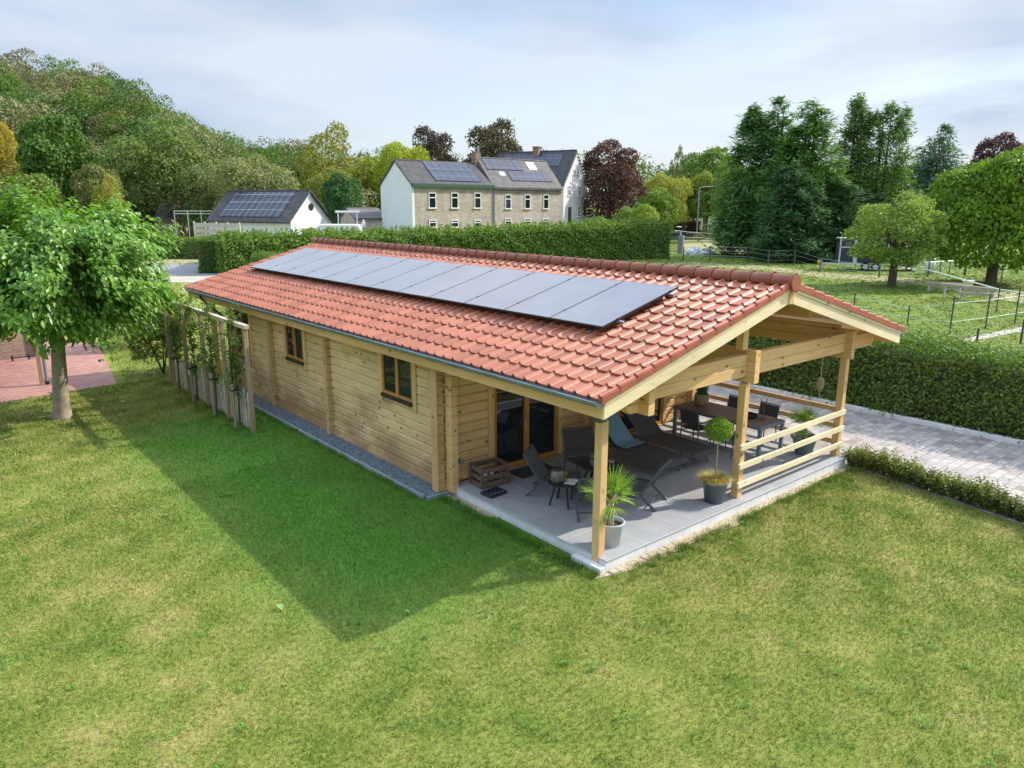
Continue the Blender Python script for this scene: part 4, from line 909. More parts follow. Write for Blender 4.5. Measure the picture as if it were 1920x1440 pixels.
# ================================================================= GRASS
def grass():
    rg = np.random.default_rng(40); X = []
    def zone(x0, x1, y0, y1, dens): n = int((x1 - x0) * (y1 - y0) * dens); return np.stack([rg.uniform(x0, x1, n), rg.uniform(y0, y1, n)], 1)
    P = np.concatenate([zone(-11, 8, -9, 8, 1500), zone(-16, 8, -15, -9, 350), zone(-20, -11, -9, 18, 350), zone(-14, -.5, 8, 18, 700), zone(-8, 8, 18, 34, 260)])
    rel = P - CAM[:2]; D = rel @ FH[:2]; L_ = rel @ RT[:2]
    ok = (D > -2) & (np.abs(L_) < np.maximum(D, 0) * .72 + 7) & ((np.abs(L_) < D * .72 + 1) | (rg.random(len(P)) < .35))
    inside = (P[:, 0] > -.03) & (P[:, 0] < 7.55) & (P[:, 1] > -.02) & (P[:, 1] < 4.2); cab = (P[:, 0] > -.58) & (P[:, 0] < 7.6) & (P[:, 1] > 4.05) & (P[:, 1] < 15.6)
    drv = (P[:, 0] > 7.45 + np.minimum(P[:, 1], 0) * .19); pat = (P[:, 1] > 17.3 + (P[:, 0] + 9.5) * .12) & (P[:, 0] < -2.55 + (P[:, 1] - 18) * .12) & (P[:, 1] < 28.5)
    sandb = (P[:, 0] > -.4) & (P[:, 0] < 7.6) & (P[:, 1] > -.17) & (P[:, 1] < 0) & (rg.random(len(P)) < .75); s2 = (P[:, 0] > -.24) & (P[:, 0] < 0) & (P[:, 1] > 2.7) & (P[:, 1] < 4.2)
    fx, fy = P[:, 0], P[:, 1]; pn_ = np.sin(fx * 1.9 + 1.3 * np.sin(fy * .9)) * np.sin(fy * 1.6 + 1.1 * np.sin(fx * 1.3)); thin = rg.random(len(P)) < .25 * (pn_ > .45)
    P = P[ok & ~inside & ~cab & ~drv & ~pat & ~sandb & ~s2 & ~thin]; n = len(P); D = (P - CAM[:2]) @ FH[:2]
    h = rg.uniform(.022, .06, n) * (1 + .5 * (rg.random(n) < .05)); wd = .0052 * np.clip(D / 8, 1, 3.2); a = rg.uniform(0, 6.28, n); la = rg.uniform(0, 6.28, n); ln = rg.uniform(.2, 1.1, n) * h
    b = np.stack([np.cos(a), np.sin(a), 0 * a], 1) * wd[:, None]; p = np.concatenate([P, np.zeros((n, 1))], 1); tip = p + np.stack([np.cos(la) * ln, np.sin(la) * ln, h], 1)
    V = np.stack([p - b, p + b, tip], 1).reshape(-1, 3); Fc = np.arange(n * 3).reshape(-1, 3)
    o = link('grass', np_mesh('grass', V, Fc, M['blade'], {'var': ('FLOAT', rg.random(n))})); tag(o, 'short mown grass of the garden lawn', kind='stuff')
    # longer tufts along edges
    q = []
    for k in range(520):
        f = rg.random(); e = rg.integers(0, 4)
        if e == 0: q.append((f * 7.4, -.20 - rg.random() ** 2 * .35))
        elif e == 1: q.append((-.62 - rg.random() * .05, 4.2 + f * 11))
        elif e == 2: q.append((-1.5 + rg.normal(0, .25), 10.2 + f * 7))
        else: q.append((-.18 - rg.random() * .15, f * 4))
    q = np.repeat(np.array(q), 22, 0) + rg.normal(0, .035, (520 * 22, 2)); n = len(q); h = rg.uniform(.05, .13, n); a = rg.uniform(0, 6.28, n); la = rg.uniform(0, 6.28, n); b = np.stack([np.cos(a), np.sin(a), 0 * a], 1) * .006
    p = np.concatenate([q, np.zeros((n, 1))], 1); tip = p + np.stack([np.cos(la) * h * .6, np.sin(la) * h * .6, h], 1); V = np.stack([p - b, p + b, tip], 1).reshape(-1, 3)
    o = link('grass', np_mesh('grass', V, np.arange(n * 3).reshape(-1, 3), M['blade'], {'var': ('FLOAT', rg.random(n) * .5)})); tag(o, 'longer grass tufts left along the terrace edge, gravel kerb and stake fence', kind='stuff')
grass()
# fallen leaves
fl = [(527, 1145, .16, (.25, .42, .18)), (252, 1057, .09, (.5, .55, .3)), (765, 1153, .10, (.2, .35, .12)), (174, 755, .16, (.55, .50, .10)), (232, 757, .14, (.6, .5, .2)), (88, 776, .11, (.6, .55, .3)), (118, 745, .1, (.6, .55, .2)), (78, 787, .1, (.65, .6, .4)), (228, 782, .14, (.35, .45, .2)), (140, 800, .09, (.6, .5, .25)), (195, 770, .1, (.6, .55, .25)), (36, 790, .1, (.6, .55, .3)), (60, 833, .08, (.55, .5, .2))]
for k, (x, y, s, c) in enumerate(fl):
    g = gp(x, y); V, Fc = leaves(np.array([[0, 0, .0]]), np.array([[.2, .1, 1.]]), s, s * .6, np.random.default_rng(k), 'point'); V[:, 2] += -V[:, 2].min()
    o = link('fallen_leaf', np_mesh('fallen_leaf', V, Fc, M['leaf'], {'var': ('FLOAT', np.array([.5, .5]))})); o.location = (g[0], g[1], .035); o.color = (*c, 1)
    tag(o, 'large green leaf lying alone on the sunlit lawn in front' if k == 0 else 'fallen leaf lying on the mown grass', 'leaf', 'fallen leaves on the lawn')
# ================================================================= PORCH FURNITURE
DZ = .19
def low_chair(name, label, cat='chair', group='low slatted lounge chairs'):
    """low chair facing +x, origin on the floor between its feet"""
    t = empty(name, (0, 0, 0), 0, label, cat, group); w2 = .31; m = M['charcoal']
    for s in (-1, 1):
        y = s * w2
        b = MB(); b.beam((-.30, y, .27), (-.62, y, .80), .032, .05, (0, 1, 0)); b.build('back_stile', m, t, .004)
        b = MB(); b.beam((-.34, y, .29), (.34, y, .33), .034, .05, (0, 0, 1)); b.build('side_rail', m, t, .004)
        b = MB(); b.beam((.30, y, .32), (.42, y, .0), .034, .045, (0, 1, 0)); b.build('leg', m, t, .004)
        b = MB(); b.beam((-.20, y, .30), (-.58, y, .0), .034, .05, (0, 1, 0)); b.build('leg', m, t, .004)
    b = MB()
    for k in range(15):
        f = (k + .5) / 15; b.beam((-.32, -w2 + f * 2 * w2, .31), (-.60, -w2 + f * 2 * w2, .77), .022, .010, (1, 0, .5))
    b.build('backrest', m, t)
    b = MB(); b.beam((-.62, -w2, .80), (-.62, w2, .80), .035, .03); b.beam((-.46, -w2, .535), (-.46, w2, .535), .02, .018); b.build('top_rail', m, t, .004)
    b = MB()
    for k in range(11): x = -.28 + k * .058; b.box((x, -w2 + .02, .305 + x * .05), (x + .040, w2 - .02, .32 + x * .05))
    b.build('seat', m, t)
    b = MB(); b.beam((-.44, -w2, .11), (-.44, w2, .11), .02, .025); b.build('stretcher', m, t)
    return t
c1 = low_chair('lounge_chair', 'low slatted charcoal chair nearest the wooden crate and door mat')
def heading(d): return math.atan2(d[1], d[0])
def setchair(t, feet, face):
    # rear feet centre at feet, facing direction face
    d = np.array(face) / np.linalg.norm(face); o = np.array(feet) + d * .58; place(t, (o[0], o[1], DZ), heading(d))
setchair(c1, (1.0, 2.92), (.59, -.81))
c2 = copy_tree(c1); c2['label'] = 'low slatted charcoal chair beside the potted palm, seen from behind on the sunny side'; setchair(c2, (2.33, .83), (-.34, .94))
c3 = copy_tree(c1); c3['label'] = 'low slatted charcoal chair half hidden behind the front corner post'; setchair(c3, (.92, 1.08), (.60, .80))
def mesh_chair():
    t = empty('mesh_chair', (0, 0, 0), 0, 'wide lounge chair with a see-through mesh backrest standing by the round table', 'chair'); w2 = .34; m = M['charcoal']
    for s in (-1, 1):
        b = MB(); b.tube([(-.34, s * w2, .0), (-.26, s * w2, .34), (-.48, s * w2, .88)], .017, 8); b.build('leg', m, t)
        b = MB(); b.tube([(.36, s * w2, 0), (.30, s * w2, .37), (-.26, s * w2, .33)], .017, 8); b.build('leg', m, t)
    b = MB(); b.tube([(-.48, -w2, .88), (-.48, w2, .88)], .017, 8); b.build('back_frame', m, t); b = MB(); b.tube([(-.275, -w2, .36), (-.275, w2, .36)], .014, 8); b.build('seat_rail', m, t)
    b = MB(); b.beam((-.275, 0, .37), (-.475, 0, .86), 2 * w2 - .02, .004, (1, 0, .4)); b.build('backrest', M['mesh'], t)
    b = MB(); b.beam((-.26, 0, .335), (.30, 0, .37), 2 * w2 - .02, .006, (0, 0, 1)); b.build('seat', M['sling'], t)
    return t
mc = mesh_chair(); place(mc, (2.35, 2.75, DZ), heading((-.35, -.93)))
def round_table(name, label, x, y, h, r, legs=4, m=M['iron']):
    t = empty(name, (x, y, DZ), .4, label, 'table'); b = MB(); b.lathe([(0, h), (r, h), (r + .005, h - .008), (r, h - .02), (r - .02, h - .024), (0, h - .024)], n=36, smooth=False); b.build('table_top', m, t)
    for k in range(legs):
        a = 2 * math.pi * (k + .5) / legs; b = MB(); b.beam((math.cos(a) * r * .55, math.sin(a) * r * .55, h - .025), (math.cos(a) * r * .98, math.sin(a) * r * .98, 0), .035, .022); b.build('leg', m, t)
    return t
T1 = (1.02, 2.02); T2 = (2.12, 2.18)
round_table('side_table', 'small black round side table holding the glass lantern and magazine', T1[0], T1[1], .43, .27)
round_table('coffee_table', 'wider black round table with a small green plant and ashtray', T2[0], T2[1], .46, .40)
# lantern, magazine, wooden object on table one
t = empty('glass_lantern', (T1[0] - .10, T1[1] + .06, DZ + .431), 0, 'bulbous smoked glass lantern on the small black side table', 'lantern')
b = MB(); b.lathe([(0, .001), (.10, .001), (.125, .05), (.13, .12), (.115, .19), (.08, .22), (.078, .235)], n=28); b.build('globe', M['jar'], t)
b = MB(); b.lathe([(.08, .225), (.086, .235), (.086, .26), (.075, .268), (0, .268)], n=24); b.build('rim', M['iron'], t)
b = MB(); b.tube([(-.085, 0, .25), (-.07, 0, .33), (0, 0, .37), (.07, 0, .33), (.085, 0, .25)], .005, 6); b.build('handle', M['iron'], t)
b = MB(); b.box((-.14, -.10, 0), (.14, .10, .008)); o = b.build('magazine', M['paper']); place(o, (T1[0] + .10, T1[1] - .10, DZ + .431), .5); tag(o, 'open glossy magazine lying on the small side table', 'magazine')
b = MB(); b.beam((0, 0, .0), (.07, 0, .14), .06, .02); b.xf(__import__('mathutils').Matrix.Identity(4)); o = b.build('wooden_brush', M['warm_x']); place(o, (T1[0] + .05, T1[1] + .05, DZ + .441), .2); tag(o, 'brown wooden holder leaning on the side table behind the magazine', 'ornament')
b = MB(); b.lathe([(0, 0), (.035, 0), (.035, .09), (.03, .09), (.03, .01), (0, .01)], n=18); o = b.build('drinking_glass', M['jar']); place(o, (T1[0] + .0, T1[1] - .04, DZ + .431), 0); tag(o, 'small drinking glass beside the lantern on the side table', 'glass')
def pot(b, r0, r1, h, rim=.05, th=.02):
    b.lathe([(0, 0), (r0, 0), (r0 + (r1 - r0) * .8, h - rim - .01), (r1 * 1.0, h - rim), (r1 * 1.06, h - rim + .006), (r1 * 1.09, h - .01), (r1 * 1.07, h), (r1 * .97, h), (r1 * .93, h - .06), (r1 * .93, h - .07)], n=36)
def blades(rg, n, ln, wd, spread, base=(0, 0, 0), lean=.8, arch=.5, seg=4, r0=.02):
    V = []; Fc = []
    for k in range(n):
        a = rg.uniform(0, 2 * math.pi); l = ln * rg.uniform(.6, 1.1); le = lean * rg.uniform(.2, 1.); w_ = wd * rg.uniform(.7, 1.2); p = np.array(base) + np.array([math.cos(a), math.sin(a), 0]) * rg.uniform(0, r0); d = np.array([math.cos(a) * le, math.sin(a) * le, 1.]); d /= np.linalg.norm(d); sd = np.array([-math.sin(a), math.cos(a), 0]); b0 = len(V)
        for j in range(seg + 1):
            f = j / seg; ww = w_ * (1 - f ** 1.5) + .0006; V += [p - sd * ww / 2, p + sd * ww / 2]; d = d + np.array([math.cos(a) * arch * .25, math.sin(a) * arch * .25, -arch * .3]); d /= np.linalg.norm(d); p = p + d * l / seg
        Fc += [(b0 + 2 * j, b0 + 2 * j + 1, b0 + 2 * j + 3, b0 + 2 * j + 2) for j in range(seg)]
    return np.array(V), np.array(Fc)
t = empty('potted_plant', (T2[0] - .14, T2[1] + .02, DZ + .461), 0, 'small leafy plant in a slate pot on the wider round table', 'plant')
b = MB(); pot(b, .055, .075, .13, .03); b.build('pot', M['pot_mid'], t); rg = np.random.default_rng(3); V, Fc = blades(rg, 46, .16, .02, 0, (0, 0, .11), 1., .5, 3); o = link('foliage', np_mesh('foliage', V, Fc, M['leaf'], {'var': ('FLOAT', rg.random(len(Fc)))}), None, t); o.color = (.24, .36, .06, 1)
b = MB(); b.lathe([(0, 0), (.07, 0), (.075, .03), (.065, .03), (.06, .008), (0, .008)], n=24); o = b.build('ashtray', M['steel']); place(o, (T2[0] + .26, T2[1] - .05, DZ + .461), 0); tag(o, 'shiny round ashtray on the wider round table', 'ashtray')
# ---- sun loungers: head towards +y
def lounger(label, name='sun_lounger'):
    t = empty(name, (0, 0, 0), 0, label, 'sun lounger', 'charcoal sun loungers side by side'); w2 = .33; L0 = 0.; H = .34; hinge = 1.38; ang = R(42); bl = .78; m = M['charcoal']
    be = (hinge + math.cos(ang) * bl, H + math.sin(ang) * bl)
    for s in (-1, 1):
        b = MB(); b.tube([(s * w2, -.10, H - .11), (s * w2, -.02, H - .02), (s * w2, .08, H), (s * w2, hinge + .1, H), (s * w2, 1.9, H)], .019, 8); b.build('side_rail', m, t)
        b = MB(); b.tube([(s * w2, hinge, H + .01), (s * w2, be[0], be[1])], .017, 8); b.build('back_rail', m, t)
        b = MB(); b.beam((s * (w2 + .012), .34, H), (s * (w2 + .012), .12, 0), .022, .05, (1, 0, 0)); b.build('leg', m, t, .004)
        b = MB(); b.beam((s * (w2 + .012), 1.55, H), (s * (w2 + .012), 1.80, 0), .022, .05, (1, 0, 0)); b.build('leg', m, t, .004)
        b = MB(); b.tube([(s * (w2 - .03), hinge + .55, H - .0), (s * (w2 - .03), hinge + .42, H + .38)], .011, 6); b.build('back_strut', m, t)
    b = MB(); n = 14
    pts = [(-.09, H - .085), (-.02, H - .005)] + [(.05 + (hinge - .05) * k / n, H + .008 - .02 * math.sin(math.pi * k / n)) for k in range(n + 1)]
    def sheet_(pts, wA, wB, th=.006):
        b = MB()
        for k in range(len(pts) - 1): (y0, z0), (y1, z1) = pts[k], pts[k + 1]; i = len(b.v); b.add([(-w2, y0, z0 + th), (w2, y0, z0 + th), (w2, y1, z1 + th), (-w2, y1, z1 + th), (-w2, y0, z0), (w2, y0, z0), (w2, y1, z1), (-w2, y1, z1)], [(0, 1, 2, 3), (4, 7, 6, 5), (0, 3, 7, 4), (1, 5, 6, 2)])
        return b
    sheet_(pts, 0, 0).build('sling', M['sling'], t)
    bp = [(hinge + math.cos(ang) * bl * k / 8, H + .01 + math.sin(ang) * bl * k / 8 - .02 * math.sin(math.pi * k / 8)) for k in range(9)]; sheet_(bp, 0, 0).build('backrest', M['sling'], t)
    b = MB(); b.tube([(-w2, be[0], be[1]), (w2, be[0], be[1])], .015, 8); b.build('back_top_rail', m, t)
    b = MB(); b.tube([(-w2, .05, H - .03), (w2, .05, H - .03)], .014, 8); b.tube([(-w2, 1.84, H), (w2, 1.84, H)], .014, 8); b.build('cross_rail', m, t)
    return t, hinge, H, ang
l1, HG, HH, AN = lounger('dark sun lounger with a folded blue towel over its backrest'); place(l1, (3.70, 1.62, DZ), 0)
l2 = copy_tree(l1); place(l2, (4.60, 1.60, DZ), R(-1), 'dark bare sun lounger between the towelled one and the dining table')
# a third lounger end shows beyond the corner, level with the mesh chair; the blue towel lies over the first
b = MB(); tw = .29; pts = []
for k in range(10): f = k / 9; pts.append((1.62 + HG + math.cos(AN) * .80 * (1 - f) - .035 * 1, DZ + HH + .045 + math.sin(AN) * .80 * (1 - f)))
pts += [(1.62 + HG - .10, DZ + HH + .028), (1.62 + HG - .24, DZ + HH + .026), (1.62 + HG - .33, DZ + HH + .03)]
for k in range(len(pts) - 1):
    (y0, z0), (y1, z1) = pts[k], pts[k + 1]; th = .022; b.add([(3.70 - tw, y0, z0 + th), (3.70 + tw, y0, z0 + th), (3.70 + tw, y1, z1 + th), (3.70 - tw, y1, z1 + th), (3.70 - tw, y0, z0), (3.70 + tw, y0, z0), (3.70 + tw, y1, z1), (3.70 - tw, y1, z1)], [(3, 2, 1, 0), (4, 5, 6, 7), (4, 7, 3, 0), (1, 2, 6, 5)] + ([(0, 1, 5, 4)] if k == 0 else []) + ([(3, 7, 6, 2)] if k == len(pts) - 2 else []))
tag(b.build('towel', M['towel']), 'folded blue towel hanging over the backrest of a sun lounger', 'towel')
# ---- dining table and chairs
t = empty('dining_table', (5.9, 1.12, DZ), 0, 'long grey dining table with a brown slatted top', 'table'); TX, TY, TH = .95, 2.30, .70
for x, y in ((.04, .04), (TX - .04, .04), (.04, TY - .04), (TX - .04, TY - .04)): b = MB(); b.box((x - .035, y - .035, 0), (x + .035, y + .035, TH - .03)); b.build('leg', M['pot_mid'], t, .004)
b = MB()
for q in (((0, 0), (TX, .05)), ((0, TY - .05), (TX, TY)), ((0, .05), (.05, TY - .05)), ((TX - .05, .05), (TX, TY - .05))): b.box((q[0][0], q[0][1], TH - .075), (q[1][0], q[1][1], TH - .004))
b.build('frame', M['pot_mid'], t, .003)
b = MB(); nn = 9; wv = (TX - .04) / nn
for k in range(nn): b.box((.02 + k * wv + .004, .02, TH - .018), (.02 + (k + 1) * wv - .004, TY - .02, TH + .004))
b.build('table_top', M['tabletop'], t, .002)
def dining_chair(label):
    t = empty('dining_chair', (0, 0, 0), 0, label, 'chair', 'dining chairs round the long table'); w2 = .235; m = M['pot_dark']   # faces +x
    for s in (-1, 1):
        b = MB(); b.tube([(.24, s * w2, 0), (.22, s * w2, .56)], .014, 8); b.build('leg', m, t)
        b = MB(); b.tube([(-.30, s * w2, 0), (-.22, s * w2, .40), (-.24, s * w2, .55), (-.31, s * w2, .84)], .015, 8); b.build('leg', m, t)
        b = MB(); b.box((-.24, s * w2 - .022, .555), (.25, s * w2 + .022, .575)); b.build('armrest', m, t, .004)
    b = MB(); b.box((-.23, -w2, .395), (.22, w2, .41)); b.build('seat', M['sling'], t, .003)
    b = MB(); b.beam((-.232, 0, .52), (-.308, 0, .82), 2 * w2 - .02, .008, (1, 0, .3)); b.build('backrest', M['sling'], t)
    b = MB(); b.tube([(-.311, -w2, .84), (-.311, w2, .84)], .015, 8); b.build('top_rail', m, t); b = MB(); b.tube([(-.23, -w2, .40), (-.23, w2, .40)], .012, 6); b.build('seat_rail', m, t)
    return t
dc = dining_chair('dining chair on the lounger side of the table, nearest the wall'); place(dc, (5.72, 2.62, DZ), 0)
for x, y, a, l in ((5.74, 1.75, 0, 'dining chair on the lounger side of the table, behind the topiary ball'), (7.02, 2.62, math.pi, 'dining chair on the driveway side of the table, half hidden by the middle post'), (7.02, 1.80, math.pi, 'dining chair on the driveway side of the table, behind the rusty deer')):
    c = copy_tree(dc); place(c, (x, y, DZ), a + random.uniform(-.05, .05), l)
ZT = DZ + TH + .004
t = empty('grass_pot', (6.42, 3.02, ZT), 0, 'woven basket pot of upright dark grass on the dining table', 'plant')
b = MB(); b.lathe([(0, 0), (.13, 0), (.165, .10), (.17, .22), (.155, .28), (.14, .28), (.14, .25), (0, .25)], n=30); b.build('basket', M['basket'], t); rg = np.random.default_rng(9)
V, Fc = blades(rg, 420, .34, .010, 0, (0, 0, .24), .35, .15, 3, .11); o = link('foliage', np_mesh('foliage', V, Fc, M['leaf'], {'var': ('FLOAT', rg.random(len(Fc)))}), None, t); o.color = (.09, .17, .07, 1)
o = MB().lathe([(0, 0), (.13, 0), (.17, .05), (.175, .07), (.16, .07), (.12, .02), (0, .02)], n=30).build('fire_bowl', M['iron']); place(o, (6.42, 1.72, ZT), 0); tag(o, 'shallow black bowl on the dining table beside the deer', 'bowl')
t = empty('deer_figure', (6.48, 1.44, ZT), R(35), 'rusty metal deer figure with antlers on the dining table', 'ornament')
b = MB(); b.box((-.12, -.07, 0), (.12, .07, .008)); b.build('base', M['rust'], t)
b = MB(); poly = [(-.10, .13), (-.10, .0), (-.085, .0), (-.07, .12), (.045, .12), (.05, 0), (.065, 0), (.075, .13), (.10, .22), (.15, .25), (.15, .275), (.11, .30), (.085, .30), (.05, .20), (-.06, .195), (-.11, .20)]
b.prism(poly, 1, -.010, .010); b.build('body', M['rust'], t)
b = MB()
for s in (-1, 1): b.tube([(.095, s * .01, .295), (.075, s * .05, .37), (.10, s * .07, .45)], .006, 6); b.tube([(.08, s * .045, .36), (.13, s * .06, .41)], .005, 6); b.tube([(.078, s * .05, .38), (.04, s * .06, .44)], .005, 6)
b.build('antlers', M['rust'], t)
# ---- potted plants on the deck
def fan_palm(name, x, y, z, r0, r1, h, pm, stem, nf, fl, label, seed, col=(.22, .36, .06), spread=1.):
    t = empty(name, (x, y, z), 0, label, 'plant'); b = MB(); pot(b, r0, r1, h); b.build('pot', pm, t); b = MB(); b.lathe([(0, h - .07), (r1 * .94, h - .07)], n=24); b.build('soil', M['soil'], t)
    b = MB(); b.tube([(0, 0, h - .08), (.01, 0, h + stem * .5), (.0, .01, h + stem)], [.045, .05, .04], 10); 
    rg = np.random.default_rng(seed); V = []; Fc = []
    for k in range(nf):
        a = 2.4 * k + rg.uniform(-.2, .2); el = (rg.uniform(.55, 1.45) if k % 4 else rg.uniform(-.1, .5)) * spread; pl = fl * rg.uniform(.25, .5); d = np.array([math.cos(a) * math.cos(el), math.sin(a) * math.cos(el), math.sin(el)]); o = np.array([0, 0, h + stem]); c = o + d * pl + np.array([0, 0, .02])
        b.tube([tuple(o), tuple(c)], [.009, .005], 5)
        sd = np.cross(d, [0, 0, 1.]); sd /= np.linalg.norm(sd); up = np.cross(sd, d); nl = 15
        for j in range(nl):
            f = (j - (nl - 1) / 2) / ((nl - 1) / 2) * 1.15; dr = d * math.cos(f) + sd * math.sin(f); dr = dr / np.linalg.norm(dr); l = fl * rg.uniform(.48, .68) * (1 - .18 * abs(f)); w_ = .017; nn = np.cross(dr, up); nn /= np.linalg.norm(nn); b0 = len(V); p = c.copy(); dd = dr.copy()
            for q in range(4): ww = w_ * (.5, 1, .75, .08)[q]; V += [p - nn * ww / 2, p + up * .004, p + nn * ww / 2]; dd = dd + np.array([0, 0, -.13 - .1 * rg.random()]); dd /= np.linalg.norm(dd); p = p + dd * l / 3
            for q in range(3): Fc += [(b0 + 3 * q, b0 + 3 * q + 1, b0 + 3 * q + 4, b0 + 3 * q + 3), (b0 + 3 * q + 1, b0 + 3 * q + 2, b0 + 3 * q + 5, b0 + 3 * q + 4)]
    b.build('stem', M['wicker'], t); Fc = np.array(Fc); o = link('fronds', np_mesh('fronds', np.array(V), Fc, M['leaf'], {'var': ('FLOAT', np.repeat(rg.random(len(Fc) // 6 + 1), 6)[:len(Fc)])}), None, t); o.color = (*col, 1)
    return t
fan_palm('potted_palm', .47, .36, DZ, .15, .205, .40, M['pot_light'], .28, 24, .60, 'fan palm in a pale grey pot behind the front corner post', 51)
fan_palm('potted_palm', 7.00, .72, DZ, .17, .27, .40, M['pot_mid'], .16, 19, .56, 'fan palm in a wide blue grey pot behind the rails by the driveway', 52, (.20, .32, .08))
t = empty('topiary_tree', (3.24, .36, DZ), 0, 'ball topiary on a bare stem in a slate pot skirted with dry grass', 'plant')
b = MB(); pot(b, .17, .235, .42); b.build('pot', M['pot_dark'], t); b = MB(); b.lathe([(0, .35), (.22, .35)], n=24); b.build('soil', M['soil'], t)
b = MB(); b.tube([(0, 0, .3), (.015, .01, .75), (.0, 0, 1.22)], [.016, .013, .012], 8); b.build('stem', M['wicker'], t)
rg = np.random.default_rng(61); n = 3400; d = rand_dir(rg, n); rr = .245 * (1 - .35 * rg.random(n) ** 2) + rg.normal(0, .012, n); C = d * rr[:, None] * np.array([1, 1, .86]) + np.array([0, 0, 1.37]); V, Fc = leaves(C, d + rg.normal(0, .6, (n, 3)), .036, .017, rg, 'point', T=rg.normal(0, .6, (n, 3)) + d)
o = link('crown', np_mesh('crown', V, Fc, M['leaf'], {'var': ('FLOAT', np.repeat(rg.random(n), 2))}), None, t); o.color = (.20, .33, .05, 1)
b = MB()
for k in range(60): q = rand_dir(rg, 1)[0] * .2; b.tube([(0, 0, 1.25), (q[0], q[1], 1.37 + q[2] * .85)], [.004, .0015], 4, cap=False)
b.build('twigs', M['bark_dark'], t)
V, Fc = blades(rg, 1100, .30, .006, 0, (0, 0, .38), 1.05, .75, 4, .17); o = link('dry_grass', np_mesh('dry_grass', V, Fc, M['leaf'], {'var': ('FLOAT', rg.random(len(Fc)))}), None, t); o.color = (.40, .34, .12, 1)
# hanging wicker ornament on the tie beam
q = pp(1540, 712, 1, .23); t = empty('hanging_heart', (q[0], .235, q[2] - .25), 0, 'dried wicker heart hanging on a string from the front beam', 'ornament')
b = MB(); b.tube([(0, 0, .30), (0, 0, 2.50 - (q[2] - .25))], .004, 5); b.build('string', M['rope'], t)
b = MB(); rr_ = random.Random(5)
for k in range(46):
    pts = []; a0 = rr_.uniform(0, 6.28)
    for j in range(9): f = j / 8; rad = .115 * math.sin(math.pi * (.15 + .8 * f)) ** .8 * (1.05 - .6 * (1 - f) * .8); pts.append((math.cos(a0 + f * rr_.choice((2.2, 3.1))) * rad + rr_.uniform(-.012, .012), math.sin(a0 + f * 2.6) * rad * .7, .02 + f * .29))
    b.tube(pts, .0045, 4, cap=False)
b.build('wicker', M['wicker'], t); b = MB(); b.tube([(0, 0, .03), (.02, 0, -.03), (-.02, .0, -.06), (.02, 0, -.10), (0, 0, -.14), (-.015, 0, -.1)], .006, 5); b.build('tail', M['wicker'], t)
# crate, tray, mat by the first door
t = empty('wooden_crate', (.30, 3.50, DZ), R(-6), 'old slatted wooden crate standing against the log wall', 'crate'); cw, cdp, ch = .62, .42, .42
b = MB()
for x, y in ((0, 0), (cw - .045, 0), (0, cdp - .045), (cw - .045, cdp - .045)): b.box((x, y, 0), (x + .045, y + .045, ch))
b.build('corner_posts', M['crate'], t, .003)
b = MB()
for z in (.02, .16, .31):
    b.box((.002, -.016, z), (cw - .002, -.001, z + .095)); b.box((.002, cdp + .001, z), (cw - .002, cdp + .016, z + .095)); b.box((-.016, -.014, z + .004), (-.001, cdp + .014, z + .099)); b.box((cw + .001, -.014, z + .004), (cw + .016, cdp + .014, z + .099))
b.build('slats', M['crate'], t, .003); b = MB()
for k in range(5): b.box((.05, .01 + k * .083, .012), (cw - .05, .075 + k * .083, .024))
b.build('bottom', M['crate'], t)
for k, (x, y, l) in enumerate(((.18, .14, 'pale candle standing inside the wooden crate, wall end'), (.40, .26, 'pale candle standing inside the wooden crate, door end'))):
    o = MB().lathe([(0, 0), (.045, 0), (.045, .22), (.03, .235), (0, .235)], n=18).build('candle', M['pot_light']); a = R(-6); place(o, (.30 + x * math.cos(a) - y * math.sin(a), 3.50 + x * math.sin(a) + y * math.cos(a), DZ + .026), 0); tag(o, l, 'candle', 'candles in the crate')
t = empty('bottle_tray', (.16, 3.02, DZ), R(4), 'low black slotted tray on the terrace in front of the crate', 'tray'); b = MB(); b.box((0, 0, 0), (.40, .30, .015))
for k in range(5): x = k * .095; b.box((x, 0, .015), (x + .02, .30, .06))
for y in (0, .14, .28): b.box((.02, y, .015), (.38, y + .02, .055))
b.build('tray', M['iron'], t); b = MB()
for k in range(4): b.box((.03 + k * .095, .025, .0155), (.085 + k * .095, .13, .03))
b.build('insert', M['pot_light'], t)
b = MB(); b.box((0, 0, 0), (.92, .50, .014)); o = b.build('door_mat', M['mat'], bevel=.004); place(o, (1.28, 3.42, DZ + .001), 0); tag(o, 'dark doormat in front of the sliding glass door', 'doormat')
t = empty('woven_basket', (7.02, 3.72, DZ), 0, 'woven basket on the terrace floor behind the dining table', 'basket')
MB().lathe([(0, 0), (.13, 0), (.17, .12), (.16, .26), (.14, .26), (.14, .1), (0, .1)], n=26).build('basket', M['basket'], t)
